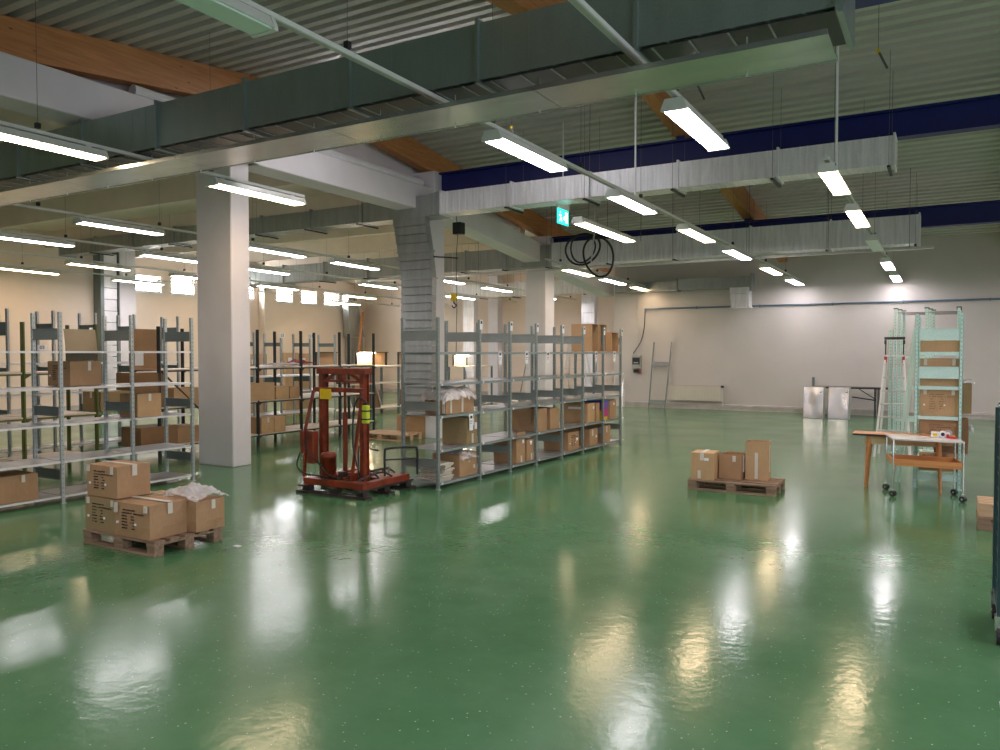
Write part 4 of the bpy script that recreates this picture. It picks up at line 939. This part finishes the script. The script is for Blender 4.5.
# ------------------------------------------------------------------ right side: teal rack, uprights, ladder, table, cart
TX0, TX1, TY = -.285, .165, 10.32
tk = thing('shelving_rack', 'pale teal shelving loaded with printed cartons, end towards the table', 'shelving', (TX0, TY, 0))
pm = rackpost(2.05, .036).mesh('post'); pm.materials.append(M['teal']); qm = perf(2.05, .036).mesh('perforations', fix=False); qm.materials.append(M['tealdot'])
for y in (TY, TY + .9):
    for x in (TX0, TX1):
        p = link('post', pm, tk, loc=(x - TX0, y - TY, 0)); BASE[p.name] = (x, y, 0); link('perforations', qm, p, kind='stuff')
    for z0, z1 in ((1.75, 1.87), (1.29, 1.43), (.10, .18)):
        MB().box(TX0 + .02, TX1 - .02, y - .02, y - .008, z0, z1).box(TX0 + .02, TX1 - .02, y - .028, y - .008, z1 - .01, z1).build('tie_panel', 'teal', tk)
for z in (.36, .85, 1.20, 1.60):
    MB().box(TX0 + .02, TX1 - .02, TY + .01, TY + .88, z - .01, z).box(TX0 + .02, TX1 - .02, TY - .02, TY + .0, z - .04, z).box(TX1 - .035, TX1 - .02, TY + .01, TY + .88, z - .04, z - .01).build('shelf', 'teal', tk)
bx0 = TX0 + .035; bw_ = .40
carton('flat carton at the top of the teal shelving', bx0, TY + .04, 1.603, bw_, .4, .13, 0, 'cardl', None, None, 41, .004)
carton('second highest carton in the teal shelving with two tape strips', bx0, TY + .04, 1.203, bw_, .45, .32, 0, 'cardl', None, None, 42, .004, stick=(('f', .14, .75, .99), ('f', .86, .75, .99)))
carton('printed carton at mid height in the teal shelving', bx0, TY + .04, .853, bw_, .45, .31, 0, 'cardl', None, 'f', 43, .004, stick=(('f', .14, .8, .99), ('f', .86, .8, .99)))
carton('lower printed carton in the teal shelving behind the table', bx0, TY + .04, .503, bw_, .45, .30, 0, 'card', None, 'f', 44, .004)
carton('carton on the lowest shelf of the teal shelving', bx0, TY + .04, .203, bw_, .5, .16, 0, 'card', None, None, 45, .004)
carton('carton sticking out right of the teal shelving with film on it', -.08, 10.88, .853, .37, .3, .36, 0, 'cardg', None, None, 46, .004)
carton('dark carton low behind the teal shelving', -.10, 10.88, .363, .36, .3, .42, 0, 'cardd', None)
film('plastic_bag', 'clear plastic bag on the side carton right of the teal shelving', 'bag', .22, 10.98, 1.22, .10, .12, .05, 17)
film('plastic_bag', 'clear plastic bag hanging low at the right of the teal shelving', 'bag', .285, 10.98, .62, .035, .10, .12, 19)
# leaning teal uprights
for i, (xa, xb) in enumerate(((-.36, -.50), (-.33, -.46))):
    o = obj_at(MB().bar((xb, 10.6, 0), (xa + .04, 10.75, 1.9), .03, .04), 'leaning_post', 'teal', (xb, 10.6, 0)); tag(o, ('outer' if i == 0 else 'inner') + ' pale teal post leaning against the left side of the teal shelving', 'post', 'leaning teal posts')
p3 = rackpost(2.28, .04).mesh('post'); p3.materials.append(M['teal']); q3 = perf(2.28, .04).mesh('perforations', fix=False); q3.materials.append(M['steeld'])
for i, (y, dx, lab) in enumerate(((13.75, 0, 'front'), (14.15, .04, 'middle'), (14.55, .08, 'rear'))):
    t = thing('shelving_upright', lab + ' one of three teal upright frames behind the stepladder', 'frame', (-.68, y, 0))
    for x in (-.68 + dx, -.25 + dx, .18 + dx * .2):
        p = link('post', p3, t, loc=(x + .68, 0, 0)); BASE[p.name] = (x, y, 0); link('perforations', q3, p, kind='stuff')
        MB().box(x - .035, x + .035, y - .035, y + .035, 2.28, 2.295).build('post_cap', 'black', t)
    MB().tube((-.68 + dx, y, 2.22), (.18, y, 2.22), .006).build('tie_wire', 'black', t)
    MB().box(-.66 + dx, -.27 + dx, y - .02, y + .02, 1.50, 1.53).box(-.66 + dx, -.27 + dx, y - .02, y + .02, 1.0, 1.03).box(-.66 + dx, -.27 + dx, y - .02, y + .02, .5, .53).build('cross_rail', 'teal', t)
    MB().bar((-.66 + dx, y, 1.5), (-.27 + dx, y, 1.9), .018).build('diagonal', 'alu', t)
t = thing('upright_post', 'shorter teal perforated post left of the upright frames', 'post', (-.74, 13.6, 0)); p4 = rackpost(1.95, .05).mesh('post'); p4.materials.append(M['teal']); p = link('post', p4, t); BASE[p.name] = (-.74, 13.6, 0)
q4 = perf(1.95, .05).mesh('perforations', fix=False); q4.materials.append(M['steeld']); link('perforations', q4, p, kind='stuff')
ladder('white stepladder with red caps and black top handle beside the teal frames', -.91, -.42, 13.0, 1.53, 7, 'white', .22, True)
# table
tb = thing('wooden_table', 'orange-topped wooden table with splayed legs behind the white cart', 'table', (-.4, 10.0, 0))
MB().quadbox([(-.94, 9.92, .615), (.12, 9.92, .615), (.12, 10.27, .615), (-.94, 10.27, .615), (-.94, 9.92, .64), (.12, 9.92, .64), (.12, 10.27, .64), (-.94, 10.27, .64)]).build('table_top', 'orangewood', tb, bevel=.004)
MB().box(-.93, .11, 9.915, 9.92, .617, .638).build('edge_band', 'black', tb)
MB().box(-.78, -.02, 9.96, 9.98, .52, .615).box(-.78, -.76, 9.98, 10.2, .52, .615).box(-.04, -.02, 9.98, 10.2, .52, .615).build('apron', 'palewood', tb)
for x, s_ in ((-.76, -1), (-.05, 1)):
    for y in (9.97, 10.2): MB().tube((x + s_ * .03, y, 0), (x, y, .615), .014, 8, .032).build('leg', 'orangewood', tb)
ca = thing('serving_cart', 'white-topped chrome cart on casters with an orange tray', 'cart', (-.15, 9.6, 0))
MB().quadbox([(-.485, 9.40, .655), (.20, 9.40, .655), (.125, 9.89, .655), (-.58, 9.89, .655), (-.485, 9.40, .672), (.20, 9.40, .672), (.125, 9.89, .672), (-.58, 9.89, .672)]).build('cart_top', 'tabletop', ca)
MB().quadbox([(-.475, 9.42, .36), (.185, 9.42, .36), (.11, 9.87, .36), (-.565, 9.87, .36), (-.475, 9.42, .372), (.185, 9.42, .372), (.11, 9.87, .372), (-.565, 9.87, .372)]).bar((-.475, 9.425, .40), (.185, 9.425, .40), .012, .07).bar((-.565, 9.865, .40), (.11, 9.865, .40), .012, .07).bar((-.475, 9.42, .40), (-.565, 9.87, .40), .012, .07).bar((.185, 9.42, .40), (.11, 9.87, .40), .012, .07).build('tray', 'orangewood', ca)
for x, y in ((-.475, 9.42), (.19, 9.42), (-.57, 9.87), (.115, 9.87)):
    MB().tube((x, y, .08), (x, y, .66), .009, 8).build('leg', 'chrome', ca)
    c = MB().tube((x - .010, y - .017, .034), (x + .010, y + .017, .034), .034, 16).build('caster', 'black', ca)
    MB().box(x - .018, x + .018, y - .018, y + .018, .062, .085).tube((x - .012, y - .020, .034), (x + .012, y + .020, .034), .013, 10).build('caster_fork', 'chrome', c)
def roll(label, x, y, z, r, w, mat, core='black', axis='x'):
    t = thing('tape_roll', label, 'tape roll', (x, y, z))
    m = MB().tube((x - w / 2, y, z + r), (x + w / 2, y, z + r), r, 14) if axis == 'x' else MB().tube((x, y - w / 2, z + r), (x, y + w / 2, z + r), r, 14)
    m.build('roll', mat, t)
    (MB().tube((x - w / 2 - .002, y, z + r), (x + w / 2 + .002, y, z + r), r * .5, 12) if axis == 'x' else MB().tube((x, y - w / 2 - .002, z + r), (x, y + w / 2 + .002, z + r), r * .5, 12)).build('core', core, t)
    return t
wb = thing('small_package', 'small white packet with an orange mark on the cart', 'packet', (-.08, 9.76, .672))
MB().box(-.12, -.04, 9.73, 9.79, .673, .735).build('packet', 'white', wb, bevel=.003); MB().box(-.10, -.06, 9.727, 9.73, .685, .72).build('orange_mark', 'yellow', wb)
ra_ = roll('white tape roll with black core on the cart', -.005, 9.76, .673, .038, .045, 'white', 'black', 'y')
rb_ = roll('grey tape roll behind the white one on the cart', .045, 9.81, .673, .042, .045, 'greycloth', 'white', 'y')
rd = thing('tape_dispenser', 'small red handle lying on the cart beside the rolls', 'dispenser', (.08, 9.72, .672))
MB().bar((.05, 9.73, .685), (.12, 9.68, .68), .03, .02).build('handle', 'redplastic', rd); MB().box(.03, .055, 9.71, 9.75, .673, .715).build('head', 'redplastic', rd)
for o_, dz in ((ca, 0), (wb, -.026), (rd, -.026), (ra_, -.026), (rb_, -.026)):
    o_.location.y += .11 * S; o_.location.z += dz * S
ca.scale = (1, 1, .961); tb.location.y += .045 * S
# small pallet stack and cage trolley at the right edge
pallet('short pallet stack at the right edge behind the dark trolley, lower pallet', .28, 8.10, .6, .45, 'pallet', .12)
t = pallet('pale pallet laid on the lower one at the right edge', .285, 8.12, .58, .42, 'pallet2', .12); t.location.z = .121 * S
cg = thing('cage_trolley', 'dark green steel cage trolley at the right edge on casters', 'trolley', (.6, 5.3, 0))
for x, y in ((.285, 5.45), (.285, 4.98), (1.0, 5.45), (1.0, 4.98)):
    MB().box(x - .018, x + .018, y - .018, y + .018, .16, 1.27).build('post', 'greenpost', cg)
    c = MB().tube((x - .018, y, .055), (x + .018, y, .055), .055, 14).build('caster', 'black', cg)
    MB().box(x - .026, x + .026, y - .035, y + .025, .08, .16).tube((x - .022, y, .055), (x + .022, y, .055), .02, 10).build('caster_fork', 'chrome', c)
MB().box(.27, 1.02, 4.96, 5.47, .16, .19).build('base_plate', 'greenpost', cg)
for k in range(11): 
    z = .26 + k * .09
    MB().tube((.285, 5.0, z), (.285, 5.43, z), .004, 5).build('side_wire', 'greenpost', cg)
for k in range(1, 6):
    y = 4.98 + k * .078
    MB().tube((.285, y, .19), (.285, y, 1.25), .004, 5).build('side_wire', 'greenpost', cg)
MB().path(arcpts([(.285, 5.45, 1.27), (.30, 5.43, 1.30), (.32, 5.2, 1.31), (.30, 5.0, 1.30), (.285, 4.98, 1.27)]), .014, 6).build('top_rail', 'chrome', cg)
o = obj_at(MB().box(.24, .30, 4.05, 4.15, .001, .004), 'paper_scrap', 'white', (.27, 4.1, 0)); tag(o, 'small white scrap of paper on the floor at the lower right edge', 'paper')
for x, y, lab in ((-7.4, 4.9, 'tiny white scrap on the floor below the left racks'), (-5.05, 4.35, 'clear scrap of film on the floor beside the left pallet')):
    o = obj_at(MB().box(x, x + .06, y, y + .04, .001, .006), 'paper_scrap', 'white', (x, y, 0)); tag(o, lab, 'paper')

print('meshes', len([o for o in scn.objects if o.type == 'MESH']))
